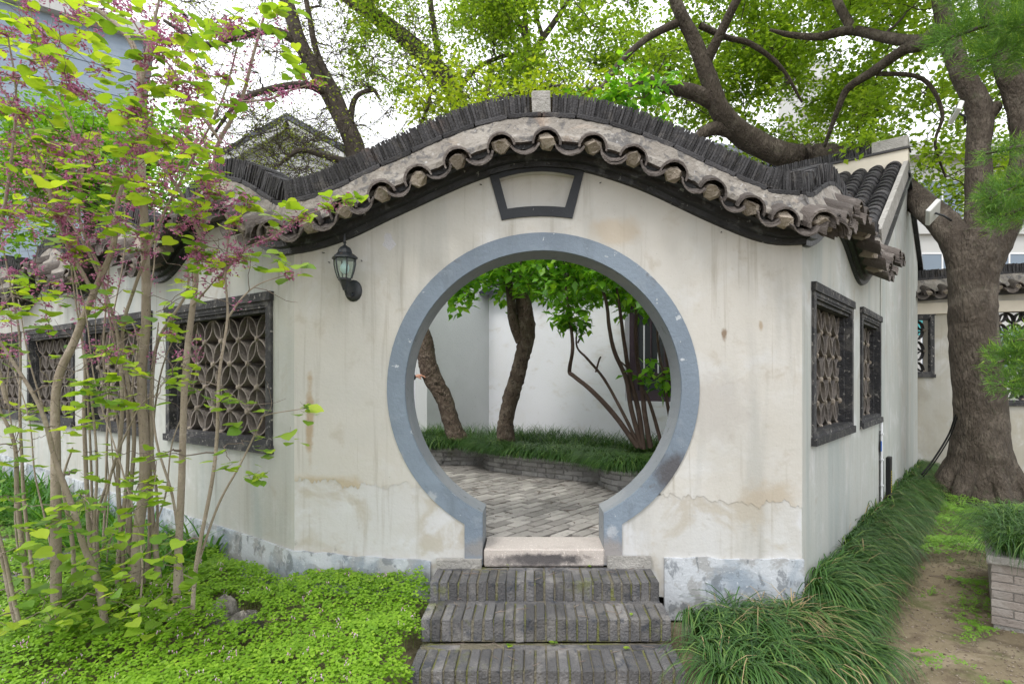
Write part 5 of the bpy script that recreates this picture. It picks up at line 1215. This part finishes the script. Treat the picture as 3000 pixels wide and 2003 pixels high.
# litter on the steps and courtyard: twigs and fallen leaves
su = Soup()
for _ in range(46):
    st = random.choice(((.378, 3.72, 3.98), (.262, 3.42, 3.69), (.122, 3.1, 3.39))); p = np.array([random.uniform(SX-.7, SX+.7), random.uniform(st[1], st[2]), st[0]+.006]); a = random.gauss(0, .7); l = random.uniform(.02, .09)
    su.tube([p, p+np.array([math.cos(a)*l*.5, math.sin(a)*l*.5, .004]), p+np.array([math.cos(a+.3)*l, math.sin(a+.3)*l, 0])], [.0022, .002, .0014], 4)
for _ in range(60):
    p = np.array([random.uniform(-.8, .9), random.uniform(4.5, 7.2), .497]); a = random.uniform(0, 6.3); l = random.uniform(.03, .14)
    su.tube([p, p+np.array([math.cos(a)*l*.5, math.sin(a)*l*.5, .006]), p+np.array([math.cos(a+.4)*l, math.sin(a+.4)*l, 0])], [.003, .0026, .0018], 4)
for _ in range(60):
    p = np.array([random.uniform(2.4, 4.6), random.uniform(2.6, 5.4), .0]); p[2] = float(gz(p[0], p[1]))-.012; a = random.uniform(0, 6.3); l = random.uniform(.04, .2)
    su.tube([p, p+np.array([math.cos(a)*l*.5, math.sin(a)*l*.5, .008]), p+np.array([math.cos(a+.4)*l, math.sin(a+.4)*l, 0])], [.003, .0026, .0018], 4)
lit = tag(su.build('fallen_twigs', M['twig_red']), 'thin fallen twigs strewn over steps, paving and path', 'twigs', kind='stuff')
for (px, py, z, sz, lab) in ((1500, 1890, .128, .034, 'curled yellow-green leaf lying left of centre on the lowest step'), (1622, 1882, .128, .030, 'larger green leaf near the middle of the lowest step'), (1835, 1897, .128, .026, 'single green leaf on the right half of the lowest step'),
        (1492, 1656, .384, .016, 'tiny green sprig at the left foot of the threshold stone'), (1725, 1657, .384, .020, 'small leafy sprig at the right foot of the threshold stone'), (1850, 1800, .268, .018, 'small green weed on the right of the middle step')):
    Y = (EYE-z)*F/(py-1110); su = Soup(); m_ = 3
    a = rng.uniform(0, 6.3, m_); su.inst(HL[0], HL[1], np.tile(np.array(P(px, py, Y)), (m_, 1))+np.array([0, 0, .004])+rng.normal(0, .004, (m_, 3))*[1, 1, .3], rots(np.column_stack([np.cos(a), np.sin(a), rng.uniform(.05, .3, m_)])), np.full(m_, sz))
    tag(su.build('fallen_leaf', M['leaf_red']), lab, 'leaf', 'fallen leaves on the steps')

# ------------------------------------------------------------------ the redbud shrub on the left
rb_ = thing('redbud_shrub', 'tall multi-stemmed redbud with purple blossom and heart-shaped leaves on the left', 'shrub', (-2.75, 3.75, .12))
tr = Tree()
def stem(pts, r, y0, y1, big=True):
    ys_ = np.linspace(y0, y1, len(pts)); return tr.limb([P(x+(random.gauss(0, 7) if i else 0), y, Y) for i, ((x, y), Y) in enumerate(zip(pts, ys_))], [r, r*.85, r*.7, r*.5, r*.3], 9, 6, .04, big)
stems = [
 ([(165, 1850), (168, 1600), (172, 1350), (180, 1130), (225, 1000), (275, 860), (320, 720), (345, 610), (360, 540)], .036, 3.55, 3.45),
 ([(400, 1800), (410, 1600), (420, 1380), (432, 1100), (435, 950), (425, 700), (415, 500), (412, 300), (400, 150), (330, 65), (230, 0), (150, -60)], .040, 3.85, 3.6),
 ([(412, 250), (450, 100), (470, -40)], .018, 3.62, 3.55),
 ([(515, 1820), (520, 1600), (530, 1400), (536, 1150), (550, 1000), (575, 850), (590, 700), (620, 520), (650, 420), (690, 300), (740, 160), (780, 40)], .027, 3.62, 3.35),
 ([(560, 1880), (575, 1660), (615, 1420), (640, 1280), (655, 1100), (668, 930), (655, 790), (690, 640)], .015, 3.40, 3.2),
 ([(580, 1650), (640, 1480), (700, 1360), (760, 1240), (800, 1215), (905, 1195)], .009, 3.4, 3.25),
 ([(318, 1890), (285, 1700), (262, 1600), (215, 1480), (160, 1350), (110, 1200), (40, 1060), (-40, 940)], .024, 3.40, 3.0),
 ([(340, 1800), (345, 1600), (360, 1400), (372, 1200), (350, 1050), (320, 930), (300, 800)], .016, 3.85, 3.7),
 ([(290, 1800), (262, 1600), (248, 1400), (246, 1200), (250, 1080), (230, 950)], .020, 3.8, 3.7),
 ([(368, 1790), (362, 1600), (352, 1400), (345, 1200), (340, 1000), (300, 850), (240, 700), (150, 560), (60, 450)], .018, 3.9, 3.4),
 ([(480, 1770), (470, 1640), (445, 1450), (432, 1300), (440, 1150), (470, 1000), (540, 860), (560, 760)], .022, 3.95, 3.7),
 ([(385, 1785), (380, 1500), (385, 1250), (370, 1000), (385, 850), (470, 640), (560, 470), (640, 300), (700, 100)], .016, 3.92, 3.3),
 ([(95, 1800), (70, 1600), (55, 1450), (40, 1300), (0, 1180), (-60, 1050)], .020, 3.7, 3.4),
 ([(60, 1880), (30, 1700), (0, 1560), (-40, 1400)], .018, 3.4, 3.3), ([(75, 1900), (50, 1740), (10, 1620), (-30, 1500)], .016, 3.35, 3.3),
 ([(105, 1740), (80, 1500), (62, 1350), (55, 1200), (65, 1000), (40, 850), (10, 700)], .014, 4.0, 3.8),
 ([(430, 1790), (425, 1500), (410, 1200), (400, 1000), (360, 900)], .014, 4.0, 3.9), ([(450, 1785), (460, 1500), (452, 1300), (480, 1100), (520, 950)], .012, 4.0, 3.8),
 ([(215, 1820), (205, 1600), (200, 1420), (206, 1310)], .018, 3.7, 3.7), ([(300, 1500), (330, 1350), (380, 1250), (420, 1180), (470, 1150)], .010, 3.75, 3.6),
 ([(275, 860), (220, 760), (160, 640), (120, 480), (60, 340), (-20, 230)], .014, 3.4, 3.0), ([(590, 700), (520, 560), (440, 440), (330, 350), (230, 260)], .012, 3.4, 3.0),
 ([(640, 820), (720, 735), (800, 690), (880, 645), (960, 605), (1050, 575)], .008, 3.35, 3.15), ([(560, 900), (640, 800)], .009, 3.5, 3.35),
 ([(650, 420), (560, 300), (500, 200), (420, 100), (350, -20)], .010, 3.35, 3.1), ([(690, 300), (780, 290), (860, 260), (930, 240)], .008, 3.3, 3.1),
 ([(300, 800), (240, 640), (230, 480), (180, 330), (120, 150), (80, 0)], .012, 3.7, 3.3), ([(668, 930), (720, 870), (780, 830), (880, 800)], .007, 3.2, 3.1),
 ([(20, 1180), (-20, 900), (10, 600), (40, 300), (20, 100)], .014, 3.4, 3.1)]
for s_ in stems: stem(s_[0], s_[1]*.86, *s_[2:])
for _ in range(15):                                       # thin suckers between the main stems
    x0_ = random.uniform(0, 540); y0_ = random.uniform(1690, 1880); Yb = 1.56*F/(y0_-1110); lean = random.gauss(0, 130); pts_ = []
    hgt = random.uniform(450, 1250)
    for j in range(6): pts_.append((x0_+lean*(j/5)**1.4+(random.gauss(0, 14) if j else 0), y0_-hgt*j/5))
    stem(pts_, random.uniform(.0055, .012), Yb, Yb-random.uniform(-.1, .3))
ups = []
def red_d(px, py):
    if px > 640: return .0
    return 1.0 if py < 760 else .35
ctr = np.vstack([scatter(200, red_d, (-120, 720, -60, 800, 2.7, 3.95)), scatter(105, lambda x, y: 1, (-80, 580, 780, 1480, 2.8, 3.9)), scatter(48, lambda x, y: 1 if x < 520 else .3, (-60, 600, 1450, 1850, 2.9, 3.7)),
    scatter(20, lambda x, y: 1, (560, 760, 520, 800, 3.0, 3.6)), scatter(10, lambda x, y: 1, (640, 920, 0, 320, 2.9, 3.4)), scatter(6, lambda x, y: 1, (540, 700, 1150, 1350, 3.0, 3.4))])
cc, dirs = tr.reach(ctr, .0022, .03, k=4, steps=6, jit=.045, frac=.45)
# flowers cluster on the older wood above head height of the stems
skp_ = np.array(tr.sk); px_ = 1560+F*skp_[:, 0]/skp_[:, 1]; py_ = 1110-(skp_[:, 2]-EYE)*F/skp_[:, 1]; r_sk = np.array(tr.sr)
ok = (r_sk < .016) & (py_ < 1050) & (rng.random(len(skp_)) < np.where(py_ < 820, .50, .2)); fc = skp_[ok]
fp = np.repeat(fc, 15, 0)+rng.normal(0, .019, (len(fc)*15, 3)); su = Soup(); fd = rdir(len(fp), -1, .6)
FV = np.array([(0, 0, 0), (.22, .5, .05), (0, 1, 0), (-.22, .5, .05), (0, .5, .2), (0, .5, -.2)]); FT = np.array([(0, 1, 2, 3), (0, 4, 2, 5)])
su.inst(FV, FT, fp, rots(fd, roll=3), rng.uniform(.014, .028, len(fp)))
fl = su.build('blossom', M['flower_red'], rb_); tag(fl, kind='stuff')
for _ in range(260):                                      # bare zigzag twigs
    i_ = rng.integers(len(skp_)); p_ = skp_[i_]
    if py_[i_] > 1250: continue
    d_ = norm(rdir(1, -.1, .9)[0]+np.array([0, 0, .3])); q_ = [p_]
    for j in range(6): d_ = norm(d_+rng.normal(0, .32, 3)); q_.append(q_[-1]+d_*rng.uniform(.03, .07))
    tr.tw.tube(q_, np.linspace(.0026, .0010, 7), 4, cap=False)
# leaves: flat sprays hanging from the twig ends
lp, ld = [], []
for c, d in zip(cc, dirs):
    m = rng.integers(3, 7); hd = norm(np.array([d[0], d[1], 0])+rng.normal(0, .3, 3)*[1, 1, 0]+1e-6)
    for j in range(m):
        o_ = hd*(j*.035-.04)+rng.normal(0, .022, 3)+np.array([0, 0, -.01*j]); lp.append(c+o_); sd_ = (1 if j % 2 else -1)
        ld.append(norm(hd*.7+np.array([-hd[1], hd[0], 0])*sd_*.9+rng.normal(0, .2, 3)*[1, 1, .7]+np.array([0, 0, -.16])))
# explicit sprays in front of the wall
for (px, py, Y) in ((1040, 575, 3.15), (1000, 580, 3.15), (950, 590, 3.2), (900, 615, 3.2), (860, 600, 3.22), (800, 640, 3.25), (740, 600, 3.3), (700, 560, 3.3), (820, 610, 3.2), (900, 1195, 3.25), (880, 1205, 3.25), (860, 1290, 3.3), (760, 1290, 3.3), (790, 1330, 3.3), (770, 1405, 3.3), (740, 1390, 3.3), (690, 1240, 3.3), (880, 800, 3.1), (840, 795, 3.1), (800, 760, 3.15), (930, 240, 3.1), (870, 190, 3.1), (850, 20, 3.1), (610, 100, 3.3), (530, 130, 3.3)):
    c = np.array(P(px, py, Y)); hd = norm(rdir(1, -.1, .1)[0])
    for j in range(5):
        lp.append(c+rng.normal(0, .028, 3)); ld.append(norm(rdir(1, -.45, .05)[0]))
for _ in range(110):                                       # young shoots at the foot
    c = np.array(P(rng.uniform(0, 560), rng.uniform(1580, 1880), rng.uniform(3.1, 3.6)))
    lp.append(c); ld.append(norm(rdir(1, -.5, .1)[0]))
lp = np.array(lp); ld = np.array(ld); n = len(lp); ls = rng.uniform(.042, .082, n)*np.where(rng.random(n) < .2, 1.3, 1)
up = norm(np.column_stack([rng.normal(0, .24, n), rng.normal(-.05, .24, n), np.ones(n)])); R = rots(ld, up, roll=.25); rn = rng.random(n)
ppx = 1560+F*lp[:, 0]/lp[:, 1]; ppy = 1110-(lp[:, 2]-EYE)*F/lp[:, 1]; vis = (ppx > 0) & (ppx < 1200) & (ppy > 0) & (ppy < 2003)
order = np.argsort(-(ls/lp[:, 1])*vis); bigs = order[:300]; rest_ = order[300:]
LM = []
for k in range(8):
    s_ = Soup(); jv = HL[0].copy(); jv[:, 2] += rng.normal(0, .02, len(jv)); s_.inst(jv, HL[1], np.zeros((1, 3)), np.eye(3)[None], np.array([1.]), np.array([(k+.5)/8])); LM.append(s_.mesh('leaf', M['leaf_red']))
for i in bigs:
    m4 = Matrix(R[i].tolist()).to_4x4() @ Matrix.Scale(float(ls[i]), 4); m4.translation = Vector(lp[i]); put('leaf', LM[min(7, int(rn[i]*8))], rb_, m4)
su = Soup(); su.inst(HL[0], HL[1], lp[rest_], R[rest_], ls[rest_], rn[rest_]); tag(su.build('foliage', M['leaf_red'], rb_), kind='stuff')
for i in range(n):                                        # leaf stalks
    if i % 2 == 0: tr.tw.tube([lp[i]-ld[i]*.03+np.array([0, 0, .015]), lp[i]], [.0011, .0009], 3, cap=False)
tr.big.build('stems', M['bark_red'], rb_); tag(tr.tw.build('twigs', M['twig_red'], rb_), kind='stuff')

# ------------------------------------------------------------------ juniper boughs reaching in from the right edge
jt = thing('juniper_tree', 'soft green juniper boughs reaching in at the right edge', 'tree', (3.6, 2.6, 0))
tr = Tree(); yj = 2.55
tr.limb([(3.55, 2.6, -.02), (3.5, 2.6, 1.0), (3.45, 2.6, 2.2), (3.3, 2.55, 3.4), (3.2, 2.5, 4.4)], [.09, .08, .065, .05, .03], 10)
su = Soup()
def bough(p0, p1, n, wid, ln_):
    p0, p1 = np.array(p0), np.array(p1); tr.limb([p0, .5*(p0+p1)+np.array([0, 0, .03]), p1], [.018, .012, .005], 6, 4)
    t = rng.random(n)**.8; base_ = p0+(p1-p0)*t[:, None]; ax = norm(p1-p0)
    off = rdir(n)*wid*(1.05-.75*t)[:, None]*rng.random(n)[:, None]; c = base_+off
    for c_, o_ in zip(c, off):
        m = 40; d = norm(norm(o_)*.8+ax*.8+np.array([0, 0, .35])); tt = rng.random(m)[:, None]
        ps = c_+d*tt*ln_*1.6+rng.normal(0, .010, (m, 3)); dd = norm(d+rdir(m)*.75)
        su.inst(np.array([(-.04, 0, 0), (.04, 0, 0), (0, 1, 0)]), np.array([(0, 1, 2)]), ps, rots(dd, roll=3), rng.uniform(ln_*.5, ln_, m), np.clip(rng.random(m)*.55+.45*tt[:, 0], 0, 1))
for (a, b, n_, w_) in (((3140, 30), (2760, 120), 150, .17), ((3150, 120), (2860, 180), 130, .13), ((3120, -60), (2800, -10), 130, .2), ((3160, 60), (2960, 90), 120, .18), ((3150, 520), (2900, 580), 120, .11), ((3160, 600), (2915, 640), 100, .10), ((3150, 440), (2890, 450), 40, .05), ((3150, 1040), (2925, 1060), 110, .10), ((3160, 1120), (2920, 1130), 80, .08), ((3170, 1010), (2960, 1000), 60, .06)):
    bough(P(a[0], a[1], yj+.1), P(b[0], b[1], yj-.1), n_, w_, .042)
tr.big.build('trunk', M['bark_dark'], jt); su.build('foliage', M['juniper'], jt)
